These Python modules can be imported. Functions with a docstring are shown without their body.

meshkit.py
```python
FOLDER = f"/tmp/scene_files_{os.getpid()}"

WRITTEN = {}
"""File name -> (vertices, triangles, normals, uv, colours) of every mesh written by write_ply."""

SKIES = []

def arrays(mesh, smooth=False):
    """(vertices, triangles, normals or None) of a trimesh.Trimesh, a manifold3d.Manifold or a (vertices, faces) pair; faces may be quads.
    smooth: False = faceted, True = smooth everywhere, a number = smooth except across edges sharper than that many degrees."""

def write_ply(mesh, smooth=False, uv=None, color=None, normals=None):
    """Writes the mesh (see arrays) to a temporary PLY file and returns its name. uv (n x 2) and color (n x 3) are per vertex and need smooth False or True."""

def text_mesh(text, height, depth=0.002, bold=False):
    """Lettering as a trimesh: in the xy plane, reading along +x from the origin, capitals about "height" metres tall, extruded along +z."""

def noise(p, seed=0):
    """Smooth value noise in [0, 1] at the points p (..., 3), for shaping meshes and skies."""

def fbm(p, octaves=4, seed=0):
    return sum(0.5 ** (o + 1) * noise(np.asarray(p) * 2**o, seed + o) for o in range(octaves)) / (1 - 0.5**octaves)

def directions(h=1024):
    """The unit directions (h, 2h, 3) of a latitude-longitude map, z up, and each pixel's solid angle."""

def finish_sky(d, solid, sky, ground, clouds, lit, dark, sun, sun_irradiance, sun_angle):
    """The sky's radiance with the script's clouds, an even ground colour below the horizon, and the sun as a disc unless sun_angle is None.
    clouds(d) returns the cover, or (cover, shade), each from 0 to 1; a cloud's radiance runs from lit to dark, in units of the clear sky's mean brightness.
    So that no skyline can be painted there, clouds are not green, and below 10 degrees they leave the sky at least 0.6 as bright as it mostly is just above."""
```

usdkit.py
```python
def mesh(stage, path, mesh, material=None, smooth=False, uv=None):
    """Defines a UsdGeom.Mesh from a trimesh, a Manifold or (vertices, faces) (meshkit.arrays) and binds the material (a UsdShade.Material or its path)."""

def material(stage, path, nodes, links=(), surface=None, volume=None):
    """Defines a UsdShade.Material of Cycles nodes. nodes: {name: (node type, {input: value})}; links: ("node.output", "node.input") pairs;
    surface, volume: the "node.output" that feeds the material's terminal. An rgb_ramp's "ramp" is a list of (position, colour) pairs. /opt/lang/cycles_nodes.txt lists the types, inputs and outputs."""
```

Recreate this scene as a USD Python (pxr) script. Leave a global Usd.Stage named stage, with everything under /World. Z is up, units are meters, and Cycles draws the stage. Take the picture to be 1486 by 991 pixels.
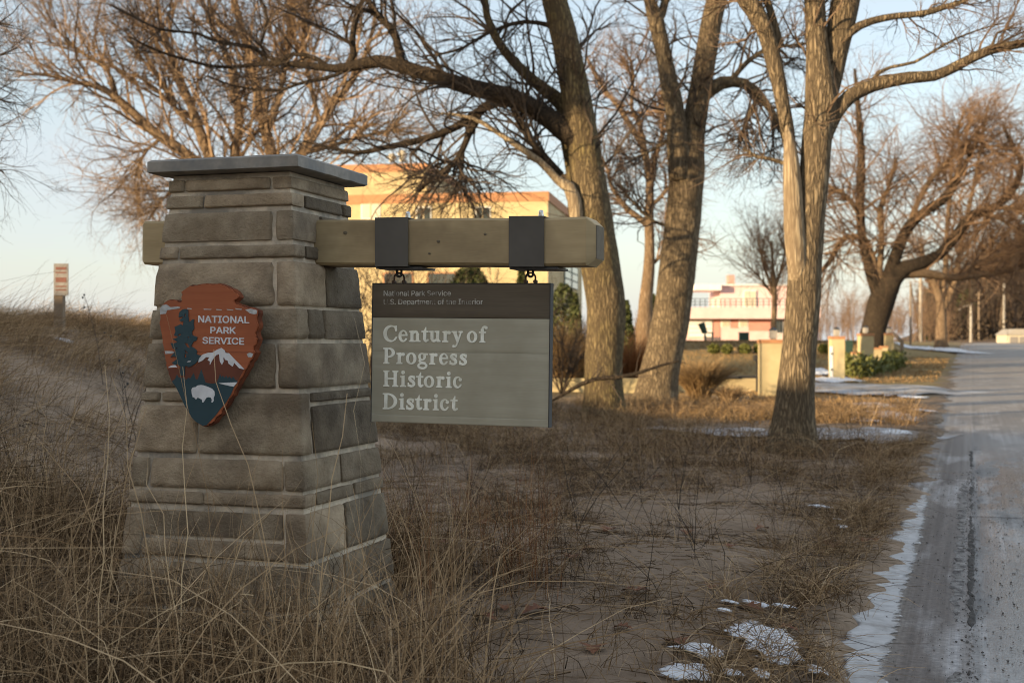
import math, random
import numpy as np, trimesh, shapely
from shapely.geometry import Polygon, LineString, box, Point
from shapely.ops import unary_union
from shapely import affinity
from pxr import Usd, UsdGeom, UsdLux, UsdShade, Sdf, Gf, Vt
import usdkit, meshkit

# ------------------------------------------------------------------ camera, sky, sun, exposure
F, CX, CY, EYE = 1900.0, 743.0, 495.5, 1.5        # focal length and centre in pixels of the 1486 x 991 picture
SUN = np.array([-0.82, -0.57]) / math.hypot(.82, .57)
SUN_EL = math.radians(9.0)
SUN_STRENGTH, SKY_STRENGTH, EXPOSURE = 1.25, 0.15, 1.06
SUN_COLOR = (1.0, 0.76, 0.46)

stage = Usd.Stage.CreateInMemory()
UsdGeom.SetStageUpAxis(stage, "Z"); UsdGeom.SetStageMetersPerUnit(stage, 1.0)
UsdGeom.Xform.Define(stage, "/World"); UsdGeom.Scope.Define(stage, "/World/Looks")
cam = UsdGeom.Camera.Define(stage, "/World/camera")
cam.CreateHorizontalApertureAttr(36.0); cam.CreateVerticalApertureAttr(24.0)
cam.CreateFocalLengthAttr(36.0 * F / 1486.0)
cam.CreateFStopAttr(3.7); cam.CreateFocusDistanceAttr(5.75)
cam.CreateClippingRangeAttr((0.1, 6000.0))
cam.CreateExposureAttr(EXPOSURE)
xc = UsdGeom.Xformable(cam); xc.AddTranslateOp().Set((0, 0, EYE)); xc.AddRotateXOp().Set(90.0)

M = {}
def material(name, nodes, links, surface="p.BSDF", volume=None):
    M[name] = usdkit.material(stage, "/World/Looks/" + name, nodes, links, surface=surface, volume=volume)
    return M[name]

rot = math.atan2(SUN[0], SUN[1])
material("sky_look", {
    "sky": ("sky_texture", {"sky_type": "single_scattering", "sun_disc": False, "sun_elevation": SUN_EL, "sun_rotation": rot, "air_density": 1.0, "aerosol_density": 1.2, "ozone_density": 1.0}),
    "tc": ("texture_coordinate", {}), "map": ("mapping", {"scale": (1.2, 1.2, 5.0)}),
    "n": ("noise_texture", {"scale": 1.6, "detail": 6.0, "roughness": .55}),
    "r": ("rgb_ramp", {"ramp": [(.34, (.42, .42, .42)), (.74, (.80, .80, .80))]}),
    "m": ("mix_color", {"b": (2.48, 2.62, 2.86), "use_clamp": False}), "sz": ("separate_xyz", {}), "ab": ("math", {"math_type": "absolute"}), "hz": ("map_range", {"from_min": 0., "from_max": .22, "to_min": .80, "to_max": .0, "clamp": True}), "mx": ("math", {"math_type": "maximum"}),
    "b": ("background_shader", {"strength": SKY_STRENGTH})},
    [("tc.generated", "map.vector"), ("map.vector", "n.vector"), ("n.fac", "r.fac"), ("tc.generated", "sz.vector"), ("sz.z", "ab.value1"), ("ab.value", "hz.value"), ("r.color", "mx.value1"), ("hz.result", "mx.value2"), ("mx.value", "m.fac"), ("sky.color", "m.a"), ("m.result", "b.color")], surface="b.background")
dome = UsdLux.DomeLight.Define(stage, "/World/sky"); dome.CreateIntensityAttr(1.0)
UsdShade.MaterialBindingAPI.Apply(dome.GetPrim()).Bind(M["sky_look"])
sun = UsdLux.DistantLight.Define(stage, "/World/sun")
sun.CreateIntensityAttr(SUN_STRENGTH); sun.CreateAngleAttr(0.5); sun.CreateColorAttr(SUN_COLOR); sun.CreateNormalizeAttr(True)
S3 = Gf.Vec3d(SUN[0] * math.cos(SUN_EL), SUN[1] * math.cos(SUN_EL), math.sin(SUN_EL))
sun.AddTransformOp().Set(Gf.Matrix4d().SetRotate(Gf.Rotation(Gf.Vec3d(0, 0, 1), S3)))

# ------------------------------------------------------------------ helpers
rng = np.random.default_rng(7)
taken = {}
def numbered(path):
    n = taken.get(path, 0); taken[path] = n + 1
    return path if n == 0 else f"{path}_{n:03d}"
def tag(prim, label=None, cat=None, group=None, kind=None):
    for k, v in (("label", label), ("category", cat), ("group", group), ("kind", kind)):
        if v: prim.SetCustomDataByKey(k, v)
    return prim
def thing(name, label, cat, group=None, at=None, rz=0.0, scale=None, kind="thing"):
    p = numbered("/World/" + name)
    x = UsdGeom.Xform.Define(stage, p)
    if at is not None: x.AddTranslateOp().Set(tuple(map(float, at)))
    if rz: x.AddRotateZOp().Set(rz)
    if scale: x.AddScaleOp().Set((scale, scale, scale) if np.ndim(scale) == 0 else tuple(scale))
    tag(x.GetPrim(), label, cat, group, kind)
    return p
def copy_of(src, name, label, cat, group, at, rz, scale=1.0):
    p = numbered("/World/" + name)
    x = UsdGeom.Xform.Define(stage, p)
    x.GetPrim().GetReferences().AddInternalReference(src); x.GetPrim().SetInstanceable(True)
    x.ClearXformOpOrder()
    x.AddTranslateOp(opSuffix="place").Set(tuple(map(float, at))); x.AddRotateZOp(opSuffix="place").Set(float(rz)); x.AddScaleOp(opSuffix="place").Set((scale, scale, scale))
    tag(x.GetPrim(), label, cat, group)
    return p
def part(parent, name, mesh, mat, smooth=False, label=None, kind=None, prim=None):
    p = numbered((parent or "/World") + "/" + name)
    m = usdkit.mesh(stage, p, mesh, M[mat], smooth=smooth)
    tag(m.GetPrim(), label, None, None, kind)
    return p
def solo(name, mesh, mat, label, cat=None, group=None, kind=None, smooth=False):
    p = part(None, name, mesh, mat, smooth)
    tag(stage.GetPrimAtPath(p), label, cat, group, kind)
    return p
def curves(parent, name, P, Wd, mat, kind="stuff", tint=None):
    """P (N,K,3) polylines with widths Wd (N,K), as one mesh of three-sided tubes (flat blades for grass); tint (N) 0..1 is read by the material."""
    p = numbered((parent or "/World") + "/" + name)
    N, K = P.shape[:2]; flat = "grass" in mat
    T = np.gradient(P, axis=1) if K > 2 else np.repeat(P[:, 1:] - P[:, :1], K, 1)
    T = T / (np.linalg.norm(T, axis=2, keepdims=True) + 1e-12)
    rr = np.random.default_rng(N); ref = rr.normal(size=(N, 1, 3)); u = np.cross(T, ref); u /= np.linalg.norm(u, axis=2, keepdims=True) + 1e-12; v = np.cross(T, u)
    if flat: rings = np.stack([P - u * Wd[..., None] / 2, P + u * Wd[..., None] / 2], 2); n = 2
    else: rings = np.stack([P + (u * math.cos(a) + v * math.sin(a)) * Wd[..., None] * .58 for a in (0, 2.0944, 4.18879)], 2); n = 3
    V = rings.reshape(-1, 3); b = (np.arange(N)[:, None] * K + np.arange(K - 1)[None]).reshape(-1) * n; fs = []
    for i in range(1 if flat else n):
        j = (i + 1) % n; fs += [np.stack([b + i, b + j, b + n + j], 1), np.stack([b + i, b + n + j, b + n + i], 1)]
    f = np.vstack(fs); STAT.append((len(f), p))
    c = usdkit.mesh(stage, p, (V, f), M[mat])
    UsdGeom.PrimvarsAPI(c).CreatePrimvar("tint", Sdf.ValueTypeNames.FloatArray, "vertex").Set(Vt.FloatArray.FromNumpy(np.repeat(np.zeros(N) + .5 if tint is None else tint, K * n).astype(np.float32)))
    tag(c.GetPrim(), None, None, None, kind)
    return p
STAT = []
def cat(ms): return trimesh.util.concatenate(ms)
def bx(x0, x1, y0, y1, z0, z1):
    b = trimesh.creation.box([x1 - x0, y1 - y0, z1 - z0]); b.apply_translation([(x0 + x1) / 2, (y0 + y1) / 2, (z0 + z1) / 2]); return b
def px(x, y, Z): return np.array([(x - CX) / F * Z, Z, EYE - (y - CY) / F * Z])
def smooth01(t): t = np.clip(t, 0, 1); return t * t * (3 - 2 * t)
def cyl(a, b, r, n=12, r2=None):
    return tube(np.array([a, b], float), np.array([r, r if r2 is None else r2]), n, caps=True)
def tube(P, R, n=8, caps=True, rough=0.0, fx=3.0, seed=0, ridges=0):
    P = np.asarray(P, float); R = np.asarray(R, float); K = len(P)
    T = np.gradient(P, axis=0) if K > 2 else np.repeat((P[1:] - P[:1]), K, 0)
    T /= np.linalg.norm(T, axis=1, keepdims=True) + 1e-12
    u = np.cross(T[0], [0, 0, 1.0]);
    if np.linalg.norm(u) < .1: u = np.cross(T[0], [1.0, 0, 0])
    u /= np.linalg.norm(u); rings = []
    a = np.linspace(0, 2 * np.pi, n, endpoint=False)
    for k in range(K):
        u = u - T[k] * (u @ T[k]); u /= np.linalg.norm(u); v = np.cross(T[k], u)
        d = np.cos(a)[:, None] * u + np.sin(a)[:, None] * v
        r = R[k]
        if rough:
            q = P[k] + d * R[k]
            nn = meshkit.fbm(q * np.array([fx, fx, fx * .35]) + 31.7 * seed, 3, seed)[:, None]
            r = R[k] * (1 + rough * (nn - .5) * 2)
        rings.append(P[k] + d * r)
    V = np.vstack(rings); Fc = []
    i = np.arange(n); j = (i + 1) % n
    for k in range(K - 1):
        A, B = k * n, (k + 1) * n
        Fc.append(np.stack([A + i, A + j, B + j], 1)); Fc.append(np.stack([A + i, B + j, B + i], 1))
    if caps:
        V = np.vstack([V, P[:1], P[-1:]])
        Fc.append(np.stack([np.full(n, K * n), j, i], 1)); Fc.append(np.stack([np.full(n, K * n + 1), (K - 1) * n + i, (K - 1) * n + j], 1))
    return trimesh.Trimesh(V, np.vstack(Fc), process=False)
def resample(P, W, step):
    """Catmull-Rom through the points, about one sample per step metres."""
    P = np.asarray(P, float); W = np.asarray(W, float)
    if len(P) > 2:
        d = np.r_[0, np.cumsum(np.linalg.norm(np.diff(P, axis=0), axis=1))]
        from scipy.interpolate import PchipInterpolator
        n = max(3, int(d[-1] / step) + 1); t = np.linspace(0, d[-1], n)
        return PchipInterpolator(d, P)(t), PchipInterpolator(d, W)(t)
    n = max(2, int(np.linalg.norm(P[1] - P[0]) / step) + 1); t = np.linspace(0, 1, n)
    return P[0] + (P[1] - P[0]) * t[:, None], W[0] + (W[1] - W[0]) * t

# ------------------------------------------------------------------ materials
def stony(name, a, b, scale, rough=.85, bump=.3, bscale=60., dark=None, dscale=2.5, bdist=.01, stretch=(1, 1, 1), spec=.3):
    nodes = {"g": ("geometry", {}), "mp": ("mapping", {"scale": stretch}), "n": ("noise_texture", {"scale": scale, "detail": 6.0, "roughness": .62}),
             "r": ("rgb_ramp", {"ramp": [(.32, a), (.68, b)]}), "n2": ("noise_texture", {"scale": bscale, "detail": 6.0, "roughness": .65}),
             "bp": ("bump", {"strength": bump, "distance": bdist}), "p": ("principled_bsdf", {"roughness": rough, "specular_ior_level": spec})}
    links = [("g.position", "mp.vector"), ("mp.vector", "n.vector"), ("mp.vector", "n2.vector"), ("n.fac", "r.fac"), ("n2.fac", "bp.height"), ("bp.normal", "p.normal")]
    if dark is not None:
        nodes |= {"n3": ("noise_texture", {"scale": dscale, "detail": 5.0, "roughness": .6}), "r3": ("rgb_ramp", {"ramp": [(.45, (0, 0, 0)), (.62, (1, 1, 1))]}), "m": ("mix_color", {"b": dark})}
        links += [("g.position", "n3.vector"), ("n3.fac", "r3.fac"), ("r3.color", "m.fac"), ("r.color", "m.a"), ("m.result", "p.base_color")]
    else: links += [("r.color", "p.base_color")]
    return material(name, nodes, links)
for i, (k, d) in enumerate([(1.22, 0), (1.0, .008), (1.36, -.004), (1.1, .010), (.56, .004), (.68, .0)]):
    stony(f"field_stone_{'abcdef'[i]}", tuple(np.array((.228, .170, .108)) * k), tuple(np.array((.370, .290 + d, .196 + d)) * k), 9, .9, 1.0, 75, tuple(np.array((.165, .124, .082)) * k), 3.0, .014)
stony("mortar", (.47, .39, .295), (.62, .525, .40), 25, .95, .5, 120, (.24, .21, .17), 4)
stony("cap_concrete", (.195, .176, .150), (.30, .275, .238), 14, .85, .4, 220, (.17, .165, .155), 5, .004)
stony("timber_paint", (.335, .250, .130), (.43, .325, .18), 9, .62, .25, 55, (.235, .172, .092), 1.6, .004, (.35, .35, 3.0))
stony("end_grain", (.105, .082, .055), (.16, .125, .08), 30, .75, .3, 90)
stony("band_metal", (.082, .073, .062), (.104, .094, .080), 5, .65, .05, 90, spec=.2)
stony("black_iron", (.018, .017, .016), (.035, .032, .03), 20, .5, .1, 90, spec=.5)
stony("rusty_iron", (.05, .03, .02), (.11, .06, .035), 40, .7, .3, 140)
material("chrome_nut", {"p": ("principled_bsdf", {"base_color": (.6, .6, .6), "metallic": 1.0, "roughness": .22})}, [])
stony("panel_paint", (.345, .315, .232), (.40, .368, .280), 4, .6, .22, 30, (.315, .285, .208), 2.2, .003, (.5, .5, 9.0))
stony("header_paint", (.092, .070, .046), (.118, .092, .062), 6, .62, .22, 40, (.08, .06, .04), 2.0, .003, (.5, .5, 9.0))
stony("panel_edge", (.020, .020, .021), (.032, .031, .032), 8, .55, .1, 60)
stony("letter_cream", (.84, .83, .72), (.90, .89, .79), 30, .7, .2, 120, (.70, .68, .57), 14, .002)
stony("letter_worn", (.42, .40, .34), (.70, .68, .62), 40, .8, .2, 120, (.13, .11, .085), 22, .002)
stony("emblem_orange", (.30, .082, .030), (.36, .105, .042), 5, .6, .2, 40, (.27, .075, .03), 3, .003, (.4, .4, 8.0))
stony("emblem_edge", (.13, .036, .016), (.24, .068, .026), 30, .7, .6, 70, (.07, .022, .012), 12, .006)
stony("emblem_teal", (.018, .047, .058), (.028, .060, .072), 8, .55, .1, 60)
stony("emblem_brown", (.115, .034, .018), (.15, .046, .025), 8, .6, .1, 60)
stony("emblem_white", (.55, .55, .55), (.68, .68, .69), 20, .6, .1, 60)
stony("bare_primer", (.34, .34, .33), (.55, .55, .54), 50, .85, .5, 120)
def barky(name, a, b, furrow, scale=17., zs=.165, bump=1.0, dist=.034, warm=None):
    nodes = {"g": ("geometry", {}), "mp": ("mapping", {"scale": (1, 1, zs)}), "n": ("noise_texture", {"scale": scale, "detail": 5.0, "roughness": .65, "distortion": .6}),
             "v": ("voronoi_texture", {"scale": scale * 1.25, "feature": "distance_to_edge"}), "vr": ("map_range", {"from_min": .02, "from_max": .30, "to_min": 0., "to_max": 1.0, "clamp": True}),
             "nd": ("noise_texture", {"scale": scale * .8, "detail": 3.0}), "va": ("vector_math", {"math_type": "multiply_add", "vector2": (.14, .14, .14)}),
             "r": ("rgb_ramp", {"ramp": [(.3, a), (.7, b)]}), "m": ("mix_color", {"a": furrow}), "n2": ("noise_texture", {"scale": 1.1, "detail": 4.0}),
             "r2": ("rgb_ramp", {"ramp": [(.42, (0, 0, 0)), (.64, (.7, .7, .7))]}), "m2": ("mix_color", {"b": warm or b}),
             "h": ("math", {"math_type": "multiply_add", "value2": .6}), "bp": ("bump", {"strength": bump, "distance": dist}), "p": ("principled_bsdf", {"roughness": .95, "specular_ior_level": .1})}
    links = [("g.position", "mp.vector"), ("mp.vector", "n.vector"), ("mp.vector", "nd.vector"), ("nd.color", "va.vector1"), ("mp.vector", "va.vector3"), ("va.vector", "v.vector"), ("v.distance", "vr.value"),
             ("n.fac", "r.fac"), ("g.position", "n2.vector"), ("n2.fac", "r2.fac"), ("r2.color", "m2.fac"), ("r.color", "m2.a"), ("m2.result", "m.b"), ("vr.result", "m.fac"), ("m.result", "p.base_color"),
             ("vr.result", "h.value1"), ("n.fac", "h.value3"), ("h.value", "bp.height"), ("bp.normal", "p.normal")]
    return material(name, nodes, links)
barky("bark_grey", (.150, .112, .070), (.30, .228, .142), (.088, .066, .043))
barky("bark_olive", (.140, .105, .060), (.28, .21, .118), (.078, .058, .036), warm=(.19, .15, .055))
barky("bark_dark", (.060, .045, .032), (.125, .092, .062), (.036, .028, .021), 24)
barky("bark_tan", (.195, .137, .085), (.30, .215, .138), (.15, .10, .06), 12)
barky("dead_wood", (.27, .21, .135), (.38, .30, .195), (.17, .125, .08), 14, .12, .7, .02)
def stranded(name, ramp, rough=.8):
    return material(name, {"a": ("attribute", {"attribute": "tint"}), "r": ("rgb_ramp", {"ramp": ramp}), "p": ("principled_bsdf", {"roughness": rough, "specular_ior_level": .15})},
                    [("a.fac", "r.fac"), ("r.color", "p.base_color")])
stranded("twig_dark", [(0, (.040, .030, .023)), (1, (.095, .070, .050))])
stranded("twig_brown", [(0, (.075, .052, .036)), (1, (.16, .108, .070))])
stranded("twig_orange", [(0, (.14, .092, .056)), (1, (.29, .198, .122))])
stranded("twig_russet", [(0, (.11, .070, .045)), (1, (.22, .14, .085))])
stranded("grass_look", [(0, (.022, .014, .008)), (.25, (.078, .048, .024)), (.5, (.21, .136, .072)), (.75, (.38, .256, .138)), (1, (.60, .44, .26))])
stranded("red_grass_look", [(0, (.07, .032, .014)), (.5, (.22, .092, .036)), (1, (.40, .185, .075))])
stranded("gold_grass_look", [(0, (.14, .085, .04)), (.5, (.26, .165, .075)), (1, (.38, .26, .13))])
stranded("weed_grass_look", [(0, (.024, .019, .016)), (1, (.085, .065, .05))])
stranded("weed_look", [(0, (.030, .024, .020)), (1, (.07, .054, .042))])
stony("stucco", (.46, .37, .20), (.54, .44, .25), 2, .9, .15, 30, (.41, .325, .18), .6)
stony("stucco_plain", (.48, .38, .22), (.54, .43, .26), 2, .9, .15, 30)
stony("terracotta", (.36, .175, .085), (.45, .225, .11), 6, .8, .1, 30)
stony("pink_paint", (.66, .46, .43), (.72, .53, .50), 1.5, .8, .1, 20)
stony("pink_deep", (.52, .24, .19), (.58, .29, .23), 1.5, .8, .1, 20)
stony("white_paint", (.68, .66, .62), (.76, .74, .70), 2, .7, .1, 20)
stony("dark_green", (.025, .05, .038), (.04, .075, .055), 10, .6, .1, 30)
stony("pole_wood", (.16, .12, .085), (.24, .18, .125), 8, .9, .3, 40, stretch=(1, 1, .2))
stony("pole_pale", (.29, .265, .23), (.38, .35, .305), 4, .8, .1, 40)
stony("sign_weathered", (.19, .175, .16), (.27, .25, .23), 12, .8, .1, 60)
stony("sign_red", (.15, .065, .05), (.20, .09, .07), 40, .8, .1, 60)
stony("oak_leaf_look", (.105, .038, .016), (.21, .080, .032), 40, .7, .2, 90)
stony("evergreen_look", (.035, .045, .014), (.085, .095, .026), 8, .7, .1, 30)
stony("hedge_look", (.070, .078, .018), (.155, .155, .036), 9, .6, .1, 30)
material("window_glass", {"p": ("principled_bsdf", {"base_color": (.05, .06, .06), "roughness": .05, "specular_ior_level": .8})}, [])
stony("blind_pale", (.50, .45, .34), (.58, .52, .40), 3, .5, .05, 20)

# ------------------------------------------------------------------ ground
RD, RN = np.array([.331, .944]), np.array([.944, -.331])      # along the road, across it (positive to the right)
def road_rise(y): return 1.25 * smooth01((y - 38) / 110.0)
def ground(x, y):
    x, y = np.asarray(x, float), np.asarray(y, float)
    s = x * RN[0] + y * RN[1]; t = -(x * SUN[0] + y * SUN[1])
    p3 = np.stack([x, y, 0 * x], -1)
    z = road_rise(y)
    lawn = 1.42 * smooth01((y - 47) / 32.0) * smooth01((-2.0 - s) / 5.0)
    z = np.maximum(z, lawn)
    off = smooth01((-.35 - s) / 1.2)
    z = z + off * (.14 * (meshkit.fbm(p3 * .55, 3, 3) - .45) + .05 * (meshkit.fbm(p3 * 2.6, 3, 5) - .5) + .05 * smooth01((14 - y) / 6))
    z = z + .045 * smooth01((-.34 - s) / .3)
    bank = smooth01((-.6 - s) / 1.5) * .10 * smooth01((12 - y) / 4)
    z = z + bank
    edge = smooth01((y - 22) / 14.0)
    dune = 1.60 * smooth01((-1.35 - x) / 4.3) * (1 - edge)
    dune = dune * (1 + .16 * (meshkit.fbm(p3 * .35, 2, 9) - .5))
    z = z + dune
    u_ = -x * SUN[1] + y * SUN[0]
    ridge = (6.1 - .45 * smooth01((-13.5 - u_) / 3.0) + .8 * (meshkit.fbm(p3 * .12, 3, 11) - .5)) * smooth01((-7.0 - t) / 13.0) * smooth01((90 + t) / 40)  # unseen ridge, added and shaped to keep low sun off the foreground
    z = np.maximum(z, ridge) if np.ndim(z) == 0 else np.where(ridge > .01, np.maximum(z, ridge + .0), z)
    hill = 21.0 * smooth01((s + 20) / 36.0) * smooth01((y - 268) / 70.0)
    z = z + hill
    return z
def axis(lo, hi, fine0, fine1, step, grow=1.09):
    a = list(np.arange(fine0, fine1, step)); d = step
    while a[-1] < hi: d *= grow; a.append(a[-1] + d)
    d = step; b = []; q = fine0
    while q > lo: d *= grow; q -= d; b.append(q)
    return np.array(b[::-1] + a)
gx, gy = axis(-2500, 2500, -7, 8, .11), axis(-400, 4000, 3.2, 26, .13, 1.06)
X, Y = np.meshgrid(gx, gy, indexing="ij"); Zg = ground(X, Y)
Sg = X * RN[0] + Y * RN[1]
_q = np.stack([X, Y, 0 * X], -1); Se = Sg + .55 * (meshkit.fbm(_q * 1.7, 2, 31) - .5) + .35 * (meshkit.fbm(_q * 6.5, 2, 33) - .5)
Zg = Zg - .13 * (smooth01((Se + .58) / .18) * smooth01((6.2 - Sg) / .3)) * smooth01((272 - Y) / 3)
def grid_mesh(X, Y, Z):
    n, m = X.shape; V = np.stack([X, Y, Z], -1).reshape(-1, 3); i = np.arange(n * m).reshape(n, m)
    q = np.stack([i[:-1, :-1], i[1:, :-1], i[1:, 1:], i[:-1, 1:]], -1).reshape(-1, 4)
    return V, np.vstack([q[:, [0, 1, 2]], q[:, [0, 2, 3]]])
V, Fc = grid_mesh(X, Y, Zg)
material("ground_look", {
    "g": ("geometry", {}), "n": ("noise_texture", {"scale": 1.4, "detail": 8.0, "roughness": .65}), "n2": ("noise_texture", {"scale": 9.0, "detail": 8.0, "roughness": .75}),
    "r": ("rgb_ramp", {"ramp": [(.30, (.185, .132, .088)), (.5, (.275, .200, .138)), (.7, (.33, .245, .172))]}),
    "lt": ("attribute", {"attribute": "litter"}), "lm": ("math", {"math_type": "multiply_add", "use_clamp": True}), "r2": ("rgb_ramp", {"ramp": [(.42, (.12, .12, .12)), (.62, (1, 1, 1))]}), "m": ("mix_color", {"b": (.028, .018, .011)}),
    "lz": ("attribute", {"attribute": "lawn"}), "lr": ("rgb_ramp", {"ramp": [(.3, (.20, .145, .058)), (.7, (.30, .215, .095))]}), "m2": ("mix_color", {}),
    "n3": ("noise_texture", {"scale": 55.0, "detail": 6.0, "roughness": .7}), "bp": ("bump", {"strength": .8, "distance": .02}),
    "wv": ("noise_texture", {"scale": 6.0, "detail": 3.0}), "bp2": ("bump", {"strength": .6, "distance": .06}),
    "p": ("principled_bsdf", {"roughness": .95, "specular_ior_level": .15})},
    [("g.position", "n.vector"), ("g.position", "n2.vector"), ("g.position", "n3.vector"), ("g.position", "wv.vector"), ("n.fac", "r.fac"), ("n2.fac", "r2.fac"), ("r2.color", "lm.value1"), ("lt.fac", "lm.value2"), ("lm.value", "m.fac"), ("r.color", "m.a"),
     ("lz.fac", "m2.fac"), ("m.result", "m2.a"), ("n2.fac", "lr.fac"), ("lr.color", "m2.b"), ("m2.result", "p.base_color"), ("n3.fac", "bp.height"), ("wv.fac", "bp2.height"), ("bp2.normal", "bp.normal"), ("bp.normal", "p.normal")])
gp = part(None, "ground", (V, Fc), "ground_look", True)
tag(stage.GetPrimAtPath(gp), "brown sandy ground with the dune on the left", None, None, "structure")
def lfb(sc, seed): return meshkit.fbm(np.stack([X * sc, Y * sc, 0 * X], -1), 3, seed)
near_ = smooth01((8.6 - Y) / 1.5) * smooth01((.7 - X) / .7) * np.clip((lfb(1.1, 2) - .30) * 5, 0, 1)
band_ = smooth01((Y - 13) / 5) * smooth01((29 - Y) / 4) * np.clip((lfb(.55, 12) - .30) * 4, 0, 1)
dune_ = smooth01((-2.2 - X) / 2.0) * np.clip((lfb(.6, 16) - .38) * 4, 0, 1) * .8
verge_ = np.exp(-((Sg + .86) / .35) ** 2) * .7
sand_ = np.clip((lfb(.8, 8) - .44) * 5, 0, 1) * smooth01((Y - 6) / 5) * .6
hill_ = smooth01((Y - 262) / 6)
litter = np.clip(np.maximum.reduce([hill_, near_, band_, dune_, verge_, sand_]), .10, 1)  # dead litter, plus shade under dense grass painted into the ground colour
UsdGeom.PrimvarsAPI(stage.GetPrimAtPath(gp)).CreatePrimvar("litter", Sdf.ValueTypeNames.FloatArray, "vertex").Set(Vt.FloatArray.FromNumpy(litter.reshape(-1).astype(np.float32)))
lawn = smooth01((Y - 30) / 10.0) * (Sg < -1.0) * (Y < 262)
UsdGeom.PrimvarsAPI(stage.GetPrimAtPath(gp)).CreatePrimvar("lawn", Sdf.ValueTypeNames.FloatArray, "vertex").Set(Vt.FloatArray.FromNumpy(lawn.reshape(-1).astype(np.float32)))

# road: one sheet in road coordinates
def road_sheet(name, s0, s1, a0, a1, ds, da, mat, label, dz=0.0, ragged=0.0, seed=0, kind="structure"):
    ss = np.linspace(s0, s1, max(2, int((s1 - s0) / ds) + 1)); aa = a0 + (a1 - a0) * np.linspace(0, 1, int((a1 - a0) / da) + 2) ** 1.8
    S, A = np.meshgrid(ss, aa, indexing="ij")
    if ragged:
        q = np.stack([A * 1.3, 0 * A, 0 * A], -1)
        w0 = np.linspace(1, 0, len(ss))[:, None] ** 2; w1 = np.linspace(0, 1, len(ss))[:, None] ** 2
        S = S + ragged * ((meshkit.fbm(q * 2, 4, seed) - .5) * w0 + (meshkit.fbm(q * 2, 4, seed + 5) - .5) * w1) * 2
    Xr, Yr = S * RN[0] + A * RD[0], S * RN[1] + A * RD[1]
    p = part(None, name, grid_mesh(Xr, Yr, road_rise(Yr) + dz), mat, True)
    tag(stage.GetPrimAtPath(p), label, None, None, kind)
    return p
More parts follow.
